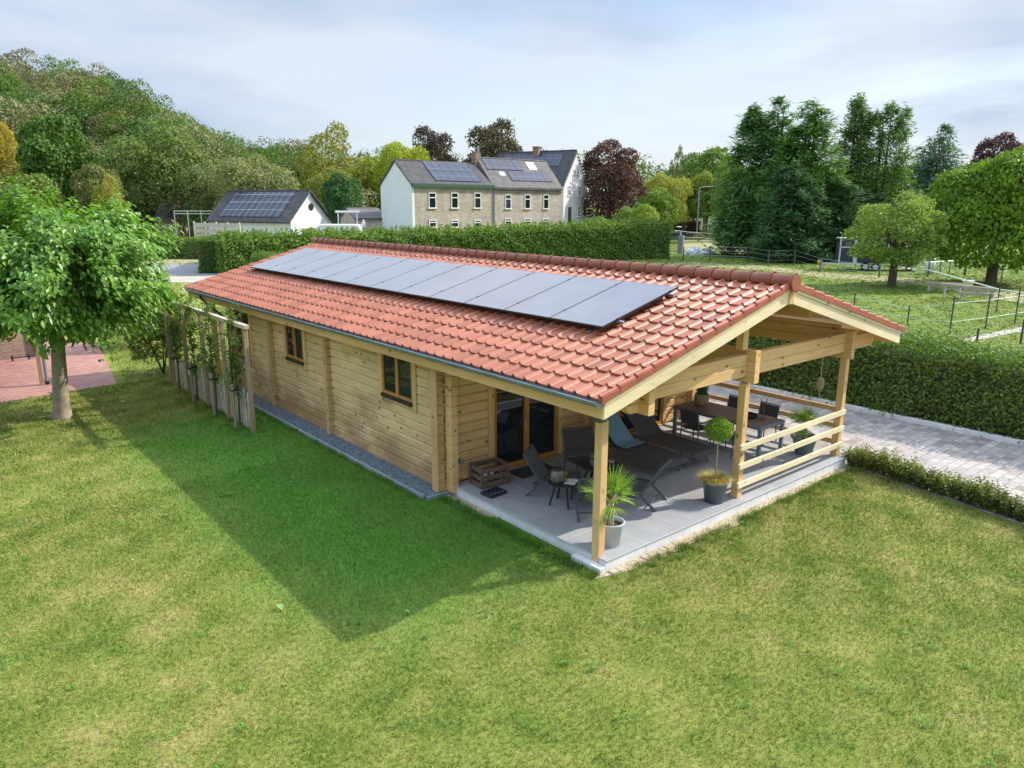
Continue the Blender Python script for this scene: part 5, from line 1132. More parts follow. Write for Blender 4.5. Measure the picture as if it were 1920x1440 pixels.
# ================================================================= TRELLIS WITH YOUNG FRUIT TREES, STAKE FENCE
t = empty('trellis_frame', (-1.46, 10.36, 0), 0, 'open wooden frame of five posts under one weathered top rail', 'trellis')
ys = (0., 1.66, 3.30, 4.95, 6.62)
for k, y in enumerate(ys): b = MB(); b.box((-.05, y - .05, 0), (.05, y + .05, 2.58)); b.build('post', M['grey_z'], t, .008)
b = MB(); b.box((-.06, -.10, 2.582), (.06, 6.75, 2.68)); b.build('top_rail', M['grey_y'], t, .008)
t = empty('stake_fence', (-1.40, 10.4, 0), 0, 'low wired fence of split chestnut stakes under the wooden frame', 'fence'); rr_ = random.Random(8); y = .08; k = 0
while y < 6.6:
    h = rr_.uniform(.88, 1.06); b = MB(); b.tube([(rr_.uniform(-.01, .01), y, 0), (rr_.uniform(-.02, .02), y + rr_.uniform(-.025, .025), h)], [.015, .012], 6); b.build('stake', M['stake_light'], t); y += rr_.uniform(.085, .13); k += 1
for z in (.3, .75): b = MB(); b.tube([(.0, 0, z), (.0, 6.6, z)], .005, 5); b.build('wire', M['steel'], t)
def young_tree(y, label, seed, col=(.085, .15, .035)):
    rg = np.random.default_rng(seed); t = empty('espalier_tree', (-1.52, y, 0), 0, label, 'tree', 'young fruit trees tied to the frame'); b = MB(); C = []
    b.tube([(0, 0, 0), (.02, .01, .8), (-.02, .02, 1.8), (.0, 0, 2.9)], [.028, .022, .014, .005], 8)
    for k in range(46):
        z = rg.uniform(.75, 2.95); a = rg.uniform(0, 6.28); l = rg.uniform(.12, .42) * (.5 if rg.random() < .3 else 1); q = np.array([math.cos(a) * l, math.sin(a) * l * 1.2, z + l * .6]); b.tube([(0, 0, z), tuple(q)], [.007, .002], 4, cap=False)
        m_ = int(rg.integers(16, 32)); s = rg.uniform(.1, 1.1, m_)[:, None]; C.append(np.array([0, 0, z]) * (1 - s) + q * s + rg.normal(0, .05, (m_, 3)))
    C = np.concatenate(C); V, Fc = leaves(C, rg.normal(0, .7, (len(C), 3)) + np.array([0, 0, .7]), .075 * rg.uniform(.7, 1.3, len(C)), .036, rg, 'point')
    b.build('trunk', M['bark_dark'], t); o = link('crown', np_mesh('crown', V, Fc, M['leaf'], {'var': ('FLOAT', np.repeat(rg.random(len(C)), 2))}), None, t); o.color = (*col, 1)
for k, (y, l) in enumerate(((11.1, 'slender young fruit tree in the frame bay nearest the gravel end'), (12.8, 'slender young fruit tree in the second frame bay from the near post'), (14.4, 'slender young fruit tree in the third frame bay from the near post'), (16.1, 'slender young fruit tree in the farthest frame bay'))): young_tree(y, l, 70 + k)
for k, (y, l) in enumerate(((10.95, 'short support stake with a black tie in the frame bay nearest the gravel'), (12.5, 'short support stake with a black tie in the second frame bay'), (14.25, 'short support stake with a black and white tie in the third bay'), (15.9, 'short support stake with a black tie in the farthest frame bay'))):
    t = empty('tree_stake', (-1.68, y, 0), 0, l, 'stake', 'support stakes of the young trees'); b = MB(); b.tube([(0, 0, 0), (0, 0, 1.15)], .035, 10); b.build('stake', M['grey_z'], t); b = MB(); b.box((-.045, -.045, .98), (.16, .045, 1.02)); b.build('tie', M['rubber'], t)
    if k == 2: b = MB(); b.box((-.052, -.03, .82), (-.04, .03, .96)); b.build('tag', M['white'], t)
# bushy climber at the far end of the frame and a shrub group behind
def bush(name, x, y, r, h, n, leaf, col, label, seed, z=0, cat='shrub', env=None):
    t = empty(name, (x, y, z), 0, label, cat); me = crown_mesh(seed, n, leaf / r, env or env_round(.6, .62), nl=24); c = link('foliage', me, None, t); c.location = (0, 0, h * .48); c.scale = (r, r, h * .52); c.color = (*col, 1)
    b = MB(); rr_ = random.Random(seed)
    for k in range(7): a = rr_.uniform(0, 6.28); b.tube([(0, 0, 0), (math.cos(a) * r * .5, math.sin(a) * r * .5, h * .7)], [.03, .006], 5)
    b.build('stems', M['bark_dark'], t); return t
bush('garden_shrub', -1.3, 18.6, 1.3, 3.1, 6500, .085, (.13, .19, .05), 'tall loose shrub behind the far end of the wooden frame', 81)
bush('garden_shrub', -.9, 24.5, 1.6, 2.6, 6500, .10, (.11, .17, .05), 'bushy shrub on the lawn edge behind the shade tree', 82)
bush('garden_shrub', 1.2, 33, 1.9, 2.4, 5000, .13, (.09, .15, .04), 'dense dark shrub near the road end of the garden', 83)
bush('garden_shrub', -3.2, 31, 2.2, 2.6, 6000, .12, (.12, .18, .05), 'broad shrub past the red brick patio', 84)
# ================================================================= NEIGHBOUR'S PATIO ON THE LEFT
t = empty('brick_garden_wall', (-4.9, 24.6, 0), 0, 'low brown brick wall corner with a timber post at the back of the red patio', 'wall')
b = MB(); b.box((-5, 0, 0), (.85, .25, 2.3)); b.build('wall', M['brick_red'], t); b = MB(); b.box((.86, -.12, 0), (1.04, .10, 2.5)); b.build('timber_post', M['rust'], t)
b = MB(); b.box((-3.5, -.10, 0), (-1.2, -.002, 2.1)); b.build('window', M['glass'], t)
t = empty('veranda_post', (-4.62, 19.35, 0), 0, 'slim grey veranda post with a grey downpipe beside the shade tree trunk', 'post')
b = MB(); b.box((-.06, -.06, 0), (.04, .04, 2.75)); b.build('post', M['grey_z'], t); b = MB(); b.tube([(.13, 0, .12), (.13, 0, 2.7)], .05, 12); b.build('downpipe', M['zinc'], t); b = MB(); b.tube([(.13, 0, .0), (.13, 0, .12)], .055, 12); b.build('pipe_foot', M['iron'], t)
b = MB(); b.box((-5, -.15, 2.76), (.3, 4.6, 2.95)); b.build('veranda_roof', M['slate'], t)
c = copy_tree(dc); place(c, (-6.0, 20.7, .012), R(200), 'dark patio chair at the left edge beside the grey patio table')
t = empty('patio_table', (-5.75, 21.1, .012), 0, 'grey metal table on the red brick patio at the left edge', 'table')
for x, y in ((0, 0), (-.85, 0), (0, 1.2), (-.85, 1.2)): b = MB(); b.box((x - .04, y - .04, 0), (x + .04, y + .04, .74)); b.build('leg', M['pot_mid'], t)
b = MB(); b.box((-.95, -.08, .742), (.08, 1.28, .78)); b.build('table_top', M['pot_mid'], t)
t = empty('boot_scraper', (-4.35, 24.1, .012), 0, 'small black iron boot scraper at the foot of the brick wall', 'boot scraper'); b = MB(); b.tube([(-.55, 0, .12), (.55, 0, .12)], .02, 6); b.build('bar', M['iron'], t)
for x in (-.5, 0, .5): b = MB(); b.tube([(x, 0, 0), (x, 0, .2)], .035, 8); b.build('leg', M['iron'], t)
# ================================================================= HILL AND WOODS
def hill_h(px, D):
    prof = np.interp(px, [-900, -300, 0, 120, 230, 300, 340, 400, 450, 540, 640, 900], [27, 29, 27.5, 28, 23.5, 20, 15, 9.5, 7, 4, 3, 2])
    return prof * np.clip((D - 112) / 75, 0, 1) ** .9
def W2(X, D): p = CAM + RT * X + FH * D; return p[0], p[1]
gx = np.linspace(-320, 60, 60); gd = np.linspace(108, 420, 50); V = []; Fc = []
for D in gd:
    for X in gx: px = 960 + X / D * F / math.cos(PITCH); x, y = W2(X, D); V.append((x, y, -0.3 + hill_h(px, D)))
for j in range(49):
    for i in range(59): a = j * 60 + i; Fc.append((a, a + 1, a + 61, a + 60))
me = np_mesh('hillside', np.array(V), np.array(Fc), M['forest_floor'], smooth=True); tag(link('hillside', me), kind='structure')
def wood_mass(name, label, trees, leaf, nper, seed):
    rg = np.random.default_rng(seed); VV = []; FF = []; tint = []; off = 0
    for (x, y, z, r, h, col) in trees:
        C, Nn = lobes_crown(rg, nper, env_round(.62, .62, 0, -.3), nl=16, lr=(.26, .46), thick=.3)
        C = C * np.array([r, r, h / 2]) + np.array([x, y, z + h * .55]); V, Fc = leaves(C, unit(Nn + rg.normal(0, .8, (nper, 3)) + [0, 0, .3]), leaf * rg.uniform(.7, 1.3, nper), leaf * .7, rg)
        VV.append(V); FF.append(Fc + off); off += len(V); c = np.array(col) * rg.uniform(.85, 1.15); tint.append(np.tile([*c, 1.], (nper, 1)))
    V = np.concatenate(VV); Fc = np.concatenate(FF); tint = np.concatenate(tint)
    me = np_mesh(name, V, Fc, M['woodleaf'], {'var': ('FLOAT', rg.random(len(Fc))), 'tint': ('FLOAT_COLOR', tint)}); tag(link(name, me), label, kind='stuff')
pal = [(.08, .15, .03), (.07, .14, .03), (.11, .175, .035), (.10, .15, .045), (.18, .19, .11), (.15, .14, .065), (.10, .175, .035), (.065, .125, .035)]
rg = np.random.default_rng(90); trs = []
for k in range(330):
    D = 116 + 110 * rg.random() ** .8; px = rg.uniform(-330, 640); h0 = hill_h(px, D)
    if px > 560 and D < 150: continue
    x, y = W2((px - 960) / F * D * math.cos(PITCH), D); c = pal[rg.integers(len(pal))]
    if 0 < px < 300 and D > 160 and rg.random() < .4: c = (.17, .17, .10)
    r = rg.uniform(4.2, 7.2); trs.append((x, y, h0 - .5, r, r * rg.uniform(2., 2.5), c))
wood_mass('woodland', 'dense mixed wood covering the hillside on the left', trs, .46, 1500, 91)
trs = []
for k in range(150):
    D = rg.uniform(230, 330); px = 500 + 1700 * k / 150 + rg.uniform(-10, 10); x, y = W2((px - 960) / F * D * math.cos(PITCH), D); r = rg.uniform(6, 9.5)
    top = np.interp(px, [500, 640, 900, 1180, 1250, 1400, 1500, 2200], [262, 268, 285, 286, 290, 300, 300, 300]); H = 5.4 + (384 - top) / F * D; trs.append((x, y, 0, r, max(8, H * rg.uniform(.86, 1.02)), pal[rg.integers(4)]))
wood_mass('woodland', 'distant line of woods along the horizon behind the houses', trs, .85, 420, 92)
trs = []
for k in range(46):
    px = 1170 + 860 * k / 46 + rg.uniform(-8, 8); D = rg.uniform(118, 150); x, y = W2((px - 960) / F * D * math.cos(PITCH), D); r = rg.uniform(4, 6); trs.append((x, y, 0, r, rg.uniform(9, 13) if px > 1330 else rg.uniform(7, 10), pal[rg.integers(4)]))
for k in range(26):
    px = -100 + 800 * k / 26 + rg.uniform(-8, 8); D = rg.uniform(106, 116); x, y = W2((px - 960) / F * D * math.cos(PITCH), D); r = rg.uniform(3, 5); trs.append((x, y, 0, r, rg.uniform(5, 9), pal[rg.integers(len(pal))]))
wood_mass('undergrowth', 'mixed low trees and scrub filling the gaps behind the gardens', trs, .5, 700, 93)
# individual trees
G_ = 'garden and field trees'
tree('walnut_tree', 'fine', 300, 195, 235, 112, (.12, .175, .045), 'very broad olive green tree in front of the wooded hill', 'tree', zlow=2)
tree('broadleaf_tree', 'c', 115, 205, 170, 112, (.07, .14, .025), 'dark green broadleaf tree at the foot of the hill', 'tree', zlow=1)
tree('broadleaf_tree', 'b', 190, 290, 100, 100, (.15, .17, .06), 'small olive brown tree above the shade tree crown', 'tree', zlow=.5)
tree('broadleaf_tree', 'fine', 205, 298, 60, 97, (.26, .27, .06), 'little yellow green tree above the shade tree crown', 'tree', zlow=.5)
tree('broadleaf_tree', 'fine', 18, 196, 72, 118, (.34, .29, .05), 'yellowing slim tree at the left edge of the hill', 'tree', zlow=6)
tree('broadleaf_tree', 'a', 60, 305, 120, 96, (.13, .18, .045), 'rounded green tree at the far left behind the shade tree', 'tree', zlow=.5)
tree('broadleaf_tree', 'c', -40, 260, 130, 100, (.10, .15, .04), 'green tree cut by the left edge of the picture', 'tree', zlow=.5)
tree('willow_tree', 'fine', 480, 252, 190, 103, (.19, .215, .10), 'wide grey green willow like tree behind the garage', 'tree', zlow=.6)
tree('willow_tree', 'fine', 392, 270, 120, 108, (.14, .19, .07), 'grey green bushy tree left of the garage ridge', 'tree', zlow=.6)
tree('locust_tree', 'open', 632, 214, 150, 128, (.24, .25, .055), 'tall open yellow green tree with the sky showing through it', 'tree', zlow=4)
tree('broadleaf_tree', 'fine', 625, 285, 130, 120, (.19, .21, .045), 'yellow olive tree under the tall open crown', 'tree', zlow=.5)
tree('broadleaf_tree', 'b', 645, 308, 88, 97, (.05, .125, .04), 'compact dark green round tree left of the white gable', 'tree', zlow=.6, trunk='dark')
tree('broadleaf_tree', 'fine', 758, 232, 125, 128, (.27, .32, .03), 'bright lime green tree just above the white gable', 'tree', zlow=3)
tree('broadleaf_tree', 'a', 700, 268, 80, 133, (.22, .27, .04), 'lime green tree between the open tree and the white gable', 'tree', zlow=1)
tree('copper_beech', 'beech', 815, 220, 120, 140, (.060, .046, .042), 'dark brown purple beech behind the lime green tree', 'tree', zlow=2, trunk='dark')
tree('copper_beech', 'beech', 925, 202, 146, 138, (.082, .070, .042), 'tallest dark bronze beech behind the brick houses', 'tree', zlow=1, trunk='dark')
tree('red_maple', 'beech', 1143, 243, 152, 116, (.095, .047, .045), 'round deep purple red tree right of the rendered house', 'tree', zlow=1.6, trunk='dark')
tree('willow_tree', 'fine', 1245, 296, 110, 124, (.27, .28, .055), 'yellowish weeping willow beyond the far hedge', 'tree', zlow=.6)
tree('broadleaf_tree', 'fine', 1372, 268, 90, 116, (.13, .20, .04), 'green tree close against the left conifer', 'tree', zlow=1)
tree('broadleaf_tree', 'fine', 1285, 300, 110, 135, (.15, .21, .05), 'bushy green tree left of the street lamp', 'tree', zlow=1)
tree('broadleaf_tree', 'b', 1325, 256, 130, 136, (.12, .20, .035), 'leafy mid green tree behind the street lamp', 'tree', zlow=1.5)
tree('broadleaf_tree', 'fine', 1322, 288, 88, 131, (.20, .26, .05), 'lighter green tree around the street lamp', 'tree', zlow=1.8)
tree('broadleaf_tree', 'c', 1232, 345, 100, 112, (.15, .23, .04), 'bushy light green tree above the end of the clipped hedge', 'tree', zlow=.5)
tree('broadleaf_tree', 'open', 1268, 262, 36, 150, (.13, .17, .05), 'thin spiky treetop poking up beyond the willow', 'tree', zlow=6)
conifer('con1', 1446, 170, 146, 82, (.075, .165, .050), 'leftmost of the tall conifers, dense to the ground', wm=.25)
conifer('con2', 1500, 174, 160, 79, (.085, .18, .040), 'broad tall conifer with browned inner branches, second from the left', wm=.25)
conifer('con3', 1588, 160, 120, 84, (.085, .155, .055), 'tall thin crowned conifer with bare stems showing through', wm=.25)
conifer('con3', 1652, 174, 125, 82, (.10, .18, .045), 'tall thin crowned conifer with fresh green top, right of its bare twin', wm=.25)
conifer('con2', 1486, 290, 115, 74, (.06, .13, .055), 'lower dark conifer filling between the two dense tall ones', wm=.25)
conifer('con2', 1572, 330, 110, 76, (.065, .13, .055), 'lower dark conifer at the foot of the bare stemmed pair', wm=.25)
conifer('con1', 1640, 345, 100, 80, (.07, .13, .055), 'short dark conifer behind the trailer', wm=.25)
conifer('spruce', 1752, 222, 150, 92, (.09, .16, .125), 'blue green spruce between the tall conifers and the dark purple tree', wm=.34, name='spruce_tree')
tree('copper_beech', 'beech', 1860, 228, 130, 120, (.070, .035, .042), 'dark purple tree at the right edge behind the chestnut', 'tree', zlow=2, trunk='dark')
tree('copper_beech', 'beech', 1930, 206, 60, 125, (.075, .035, .045), 'tip of a purple tree cut by the right edge', 'tree', zlow=2, trunk='dark')
tree('broadleaf_tree', 'c', 1700, 300, 150, 98, (.055, .11, .035), 'dark green tree below the spruce', 'tree', zlow=.5, trunk='dark')
def placed_tree(name, foot, top, width, kind, col, label, zlow, trunk='dark', **kw):
    g = gp(*foot); D = (g - CAM) @ FH; return tree(name, kind, foot[0], top, width, D, col, label, 'tree', zlow=zlow, trunk=trunk, **kw)
CR['chest'] = crown_mesh(8, 17000, .060, env_round(.68, .66), nl=46, lr=(.20, .36), thick=.25)
CR['fruit'] = crown_mesh(9, 9000, .050, env_round(.74, .66), nl=50, lr=(.12, .25), thick=.6, shape='point')
t = placed_tree('chestnut_tree', (1880, 530), 222, 262, 'chest', (.115, .20, .022), 'big round yellow green chestnut tree at the right edge of the paddock', -.8)
t = placed_tree('fruit_tree', (1690, 536), 332, 212, 'fruit', (.20, .28, .075), 'loose pale green fruit tree standing in the paddock', .2)
for px_, D_, t_, c_, l_ in ((1118, 100, 398, (.12, .2, .04), 'green bush under the left side of the purple red tree'), (1175, 104, 378, (.15, .22, .05), 'green bush under the right side of the purple red tree'), (1212, 100, 372, (.2, .27, .05), 'light green bush right of the purple red tree')): tree('garden_bush', 'b', px_, t_, 62, D_, c_, l_, 'shrub', zlow=.2)
# low shrubs round the gate and along the far fence
for px, py, w_, h_, col, l in ((1600, 470, 3.0, 1.6, (.20, .25, .05), 'light green shrub beside the parked brown car'), (1475, 466, 3.2, 1.3, (.25, .28, .09), 'pale yellow green shrub under the conifers'), (1310, 452, 3.0, 1.3, (.2, .22, .07), 'straw coloured shrub at the foot of the street lamp'), (1228, 425, 3, 3.2, (.3, .33, .05), 'yellow green shrub behind the end of the clipped hedge'), (1262, 432, 2.6, 3, (.16, .26, .04), 'fresh green shrub between the hedge end and the brown hedge'), (1525, 470, 3, 1.2, (.24, .27, .08), 'low yellow green shrub between the conifer trunks')):
    g = gp(px, py); bush('field_shrub', g[0], g[1], w_ / 2, h_, 900, .16, col, l, px)
# ================================================================= HOUSES
def Z(py, D, px=960): return float(pt(px, py, D)[2])
def gable_house(name, label, A, B, depthv, eave, ridge, walls, roofm, over=.25, gable_m=None, base=0., ridge_t=.5):
    """front wall from ground point A to B, depthv = vector to the back; ridge parallel to AB"""
    A = np.array(A[:2]); B = np.array(B[:2]); dv = np.array(depthv[:2]); L = np.linalg.norm(B - A); u = (B - A) / L; dp = np.linalg.norm(dv)
    t = empty(name, (A[0], A[1], base), math.atan2(u[1], u[0]), label, 'house'); w_ = MB()
    w_.box((0, 0, 0), (L, .3, eave)); w_.build('wall', walls, t); w_ = MB(); w_.box((0, dp - .3, 0), (L, dp, eave)); w_.build('wall', walls, t)
    for x0, x1, gm in ((-.001, .3, gable_m or walls), (L - .3, L + .001, walls)):
        g = MB(); g.prism([(.0 - .001, 0), (dp + .001, 0), (dp + .001, eave), (dp / 2, ridge - .05), (-.001, eave)], 0, x0 - .002, x1 + .002); g.build('gable_wall', gm, t)
    sl = (ridge - eave) / (dp / 2); b = MB()
    b.prism([(-over, eave - sl * over + .02), (dp / 2, ridge + .02), (dp + over, eave - sl * over + .02), (dp + over, eave - sl * over + .20), (dp / 2, ridge + .22), (-over, eave - sl * over + .20)], 0, -.12, L + .12)
    r = b.build('roof', roofm, t); b = MB(); n = int(L / .45)
    for k in range(n): b.tube([(k * L / n, dp / 2, ridge + .2), ((k + 1) * L / n - .03, dp / 2, ridge + .2)], [.13, .11], 6)
    b.build('ridge_tiles', roofm, r)
    return t, L, dp, sl, r
def hwindow(t, x, z0, z1, w=1.0, m_frame='white', face=0., parts=2, side='front', L=0, glassm=None):
    b = MB(); f = .09
    def bx(a, c, mb):
        if side == 'front': mb.box((a[0], face - a[1], a[2]), (c[0], face - c[1], c[2]))
        else: mb.box((face + a[1], a[0], a[2]), (face + c[1], c[0], c[2]))
    bx((x - w / 2 - f, .0, z0 - .02), (x - w / 2, .07, z1 + f), b); bx((x + w / 2, .0, z0 - .02), (x + w / 2 + f, .07, z1 + f), b); bx((x - w / 2, .0, z1), (x + w / 2, .07, z1 + f), b)
    zt = z0 + (z1 - z0) * .70; bx((x - w / 2, .0, zt - f * .6), (x + w / 2, .06, zt + f * .6), b)
    if parts > 2:
        for q in (-.17, .17): bx((x + q * w - .025, 0, z0), (x + q * w + .025, .055, z1), b)
        for q in (.25, .5, .75): bx((x - w / 2, 0, z0 + (z1 - z0) * q - .02), (x + w / 2, .05, z0 + (z1 - z0) * q + .02), b)
    wn = b.build('window', M[m_frame], t); b = MB(); bx((x - w / 2, .005, z0), (x + w / 2, .03, z1), b); b.build('pane', M['glass'], wn); b = MB(); bx((x - w / 2 - .2, .0, z0 - .16), (x + w / 2 + .2, .13, z0 - .021), b); b.build('sill', M['white'], wn)
    return wn
def roof_panels(t, name, x0, x1, s0, s1, dp, eave, ridge, nx, ny, mat_, under=True):
    """solar panels lying on the front slope; s runs 0..1 from eave to ridge"""
    sl = (ridge - eave) / (dp / 2); k = math.sqrt(1 + sl * sl)
    for i in range(nx):
        for j in range(ny):
            a = x0 + (x1 - x0) * i / nx + .02; c = x0 + (x1 - x0) * (i + 1) / nx - .02; p = (s0 + (s1 - s0) * j / ny) * dp / 2 + .02; q = (s0 + (s1 - s0) * (j + 1) / ny) * dp / 2 - .02
            b = MB(); e = .20; b.prism([(p, eave + sl * p + e), (q, eave + sl * q + e), (q, eave + sl * q + e + .12), (p, eave + sl * p + e + .12)], 0, a, c)
            b.build('solar_panel', mat_, t)
A0 = pt(773, 384, 85); B0 = pt(925, 384, 93.2); C0 = pt(1052, 384, 101); bk = pt(716, 384, 89.7) - A0
e1 = Z(347, 85, 773); r1 = Z(303.5, 87.6, 745)
t, L1, dp, sl, rf = gable_house('brick_house', 'white gabled end house with tan brick front, green eaves and two rows of solar panels', A0, B0, bk, e1, r1, M['brick_tan'], M['slate'], gable_m=M['render_white'])
b = MB(); b.box((-.1, -.30, e1 - .22), (L1, -.02, e1 + .16)); b.build('gutter_board', M['green_trim'], t)
fr = lambda px: (px - 773) / (925 - 773) * L1 * (1 + .0)
def wx(px, A, B, DA, DB, L):   # position along a receding wall for a pixel column
    best = min(range(101), key=lambda k: abs((lambda P: 960 + F * ((P - CAM) @ RT) / ((P - CAM) @ FW))(np.append((A + (B - A) * k / 100)[:2], 5.)) - px)); return best / 100 * L
for px in (810, 853, 895):
    x = wx(px, A0, B0, 85, 93, L1); D = 85 + 8.2 * x / L1; hwindow(t, x, Z(389, D, px), Z(363, D, px), .85); hwindow(t, x, Z(425, D, px), Z(414, D, px), .85)
roof_panels(t, '', L1 * .30, L1 * .86, .10, .96, dp, e1, r1, 6, 2, M['farpanel'])
t2, L2, dp2, sl2, rf2 = gable_house('brick_house', 'pinkish brick row house with weathered grey roof and a skylight', B0 + (C0 - B0) * .004, C0, bk * 1.0, Z(350.5, 97, 990) - .1, r1 + .75, M['brick_tan2'], M['slate2'])
e2 = Z(350.5, 97, 990) - .1; r2 = r1 + .75
for px in (952, 989, 1023):
    x = wx(px, B0, C0, 93, 101, L2); D = 93.2 + 7.8 * x / L2; hwindow(t2, x, Z(390, D, px), Z(366, D, px), .8); hwindow(t2, x, Z(422, D, px), Z(411, D, px), .9)
roof_panels(t2, '', L2 * .04, L2 * .56, .55, .95, dp2, e2, r2, 5, 1, M['farpanel']); roof_panels(t2, '', L2 * .30, L2 * .90, .16, .53, dp2, e2, r2, 6, 1, M['farpanel'])
b = MB(); p, q = .62 * dp2 / 2, .88 * dp2 / 2; b.prism([(p, e2 + sl2 * p + .2), (q, e2 + sl2 * q + .2), (q, e2 + sl2 * q + .34), (p, e2 + sl2 * p + .34)], 0, L2 * .66, L2 * .78); b.build('skylight', M['render_white'], t2)
b = MB(); p, q = .36 * dp2 / 2, .47 * dp2 / 2; b.prism([(p, e2 + sl2 * p + .2), (q, e2 + sl2 * q + .2), (q, e2 + sl2 * q + .3), (p, e2 + sl2 * p + .3)], 0, L2 * .18, L2 * .25); b.build('skylight', M['render_white'], t2)
b = MB(); b.box((-.5, dp2 * .45, r1 - .8), (.35, dp2 * .58, r2 + .75)); ch_ = b.build('chimney', M['terracotta'], t2); b = MB(); b.tube([(.2, dp2 * .5, r2 + .7), (.2, dp2 * .5, r2 + 1.6)], .12, 10); b.build('chimney_pipe', M['steel'], ch_)
b = MB(); b.tube([(.05, -.10, 0), (.05, -.10, e2)], .07, 8); b.build('downpipe', M['zinc'], t2); b = MB(); b.box((0, -.16, e2 - .55), (L2, -.001, e2 - .40)); b.box((0, -.26, e2 - .16), (L2, -.001, e2)); b.build('cornice', M['slate2'], t2)
# rendered house: its gable faces right
D3 = 108.5; Lc = pt(1056, 384, D3); Rc = pt(1100, 384, 115.5); gv = (Rc - Lc); rv = np.array([-gv[1], gv[0], 0]); rv = rv / np.linalg.norm(rv) * 13
e3 = Z(345, D3, 1056); r3 = Z(284, 112, 1083)
# front wall runs from the far corner back to the gable, so the ridge is parallel to it
t3, L3, dp3, sl3, rf3 = gable_house('rendered_house', 'tall cream house with a steep dark roof and its gable turned to the right', Lc + rv, Lc, gv, e3, r3, M['render_cream'], M['slate'])
for py0, py1, xs in ((366, 350, (.24, .66)), (405, 388, (.66,))):
    for f in xs: hwindow(t3, dp3 * f, Z(py0, 112, 1080), Z(py1, 112, 1080), .95, parts=3, side='x', face=L3)
for f in (.44, .58): hwindow(t3, dp3 * f, Z(325, 112, 1080), Z(318, 112, 1080), .5, side='x', face=L3)
b = MB(); b.box((L3 + .01, dp3 * .20, 0), (L3 + .06, dp3 * .33, Z(388, 112, 1080))); b.build('door', M['slate'], t3)
roof_panels(t3, '', L3 * .10, L3 * .86, .50, .88, dp3, e3, r3, 7, 1, M['farpanel'])
b = MB(); b.box((L3 * .48, dp3 * .40, r3 - .6), (L3 * .48 + .9, dp3 * .55, r3 + .75)); b.box((L3 * .48 - .08, dp3 * .39, r3 + .75), (L3 * .48 + .98, dp3 * .56, r3 + .88)); b.build('chimney', M['terracotta'], t3)
b = MB()
for k in range(22): f = k / 22; y = f * dp3; zz = (e3 + (r3 - e3) * (1 - abs(2 * f - 1))) - .10; b.box((L3 + .01, y, zz - .12), (L3 + .25, y + .25, zz + .1))
b.build('verge_blocks', M['white'], t3)
# garage with solar roof
GL = pt(388, 384, 94.5); GR = pt(543, 384, 88.5); gb = pt(604, 384, 94.8) - GR; n_ = np.array([-(GR - GL)[1], (GR - GL)[0], 0]); n_ = n_ / np.linalg.norm(n_) * 7.2
eg = Z(415, 88.5, 543); rg_ = Z(361, 91, 574)
t4, L4, dp4, sl4, rf4 = gable_house('garage', 'white gabled garage with a dark roof covered in solar panels', GL, GR, n_, eg, rg_, M['render_white'], M['slate'], over=.35)
roof_panels(t4, '', L4 * .13, L4 * .86, .04, .93, dp4, eg, rg_, 8, 4, M['farpanel_w'])
b = MB(); b.tube([(L4 + .005, dp4 / 2, rg_ - 1.7), (L4 + .09, dp4 / 2, rg_ - 1.7)], .42, 18); b.build('round_window', M['black'], t4)
b = MB()
for k in range(16): f = .5 + .5 * k / 16; y = f * dp4; zz = (eg + (rg_ - eg) * (2 - 2 * f)) - .25; b.box((L4 + .01, y, zz - .1), (L4 + .45, y + .22, zz + .12))
b.build('verge_blocks', M['slate'], t4); b = MB(); b.box((L4 + .02, dp4 * .28, 0), (L4 + .05, dp4 * .80, eg - .9)); b.build('garage_door', M['dirt'], t4)
# cottage half hidden behind the shade tree
q = pt(285, 384, 108); q2 = pt(330, 384, 108); t5, *_ = gable_house('stone_cottage', 'grey stone cottage half hidden among the trees left of the garage', q, q2, FH * 7, 3.2, 5.9, M['brick_red'], M['slate2'])
# shed
q = pt(664, 384, 88); q2 = pt(722, 384, 90); gable_house('garden_shed', 'low shed with a grey board roof beside the white gable', q, q2, FH * 5, Z(411, 88), Z(394, 90), M['brick_tan2'], M['slate2'])
t = empty('white_canopy', pt(628, 384, 86) * [1, 1, 0], YAW - R(90), 'white roof bar on two posts left of the white gabled house', 'canopy'); wv = 44 / F * 86
b = MB(); b.tube([(0, 0, Z(398, 86)), (wv, 0, Z(398, 86))], .14, 10); b.build('roof', M['white'], t)
for x in (.3, wv - .3): b = MB(); b.box((x - .06, -.06, 0), (x + .06, .06, Z(400, 86))); b.build('post', M['white'], t)
# white camper roof behind the hedge
t = empty('caravan', pt(640, 384, 82) * [1, 1, 0], YAW - R(90), 'white caravan whose roof shows above the clipped hedge', 'caravan'); zz = Z(421.5, 82)
b = MB(); b.prism([(-2.9, .6), (2.0, .6), (2.0, zz - .4), (1.6, zz), (-2.5, zz), (-2.9, zz - .3)], 1, 0, 2.3); b.build('body', M['white'], t, .12)
b = MB(); b.box((-1.8, -.02, zz - 1.2), (-.4, -.005, zz - .7)); b.build('window', M['glass'], t)
for x in (-.6,): b = MB(); b.tube([(x, .05, .33), (x, .25, .33)], .33, 16); b.build('wheel', M['rubber'], t)
t = empty('parasol', pt(680, 384, 83) * [1, 1, 0], 0, 'closed violet grey parasol above the hedge in front of the shed', 'parasol'); b = MB(); zz = Z(411, 83); b.lathe([(.02, zz), (.22, zz - .5), (.26, zz - 1.5), (.1, zz - 1.6)], n=12); b.build('canopy', M['render_cream'], t); b = MB(); b.tube([(0, 0, 0), (0, 0, zz)], .03, 6); b.build('pole', M['steel'], t)
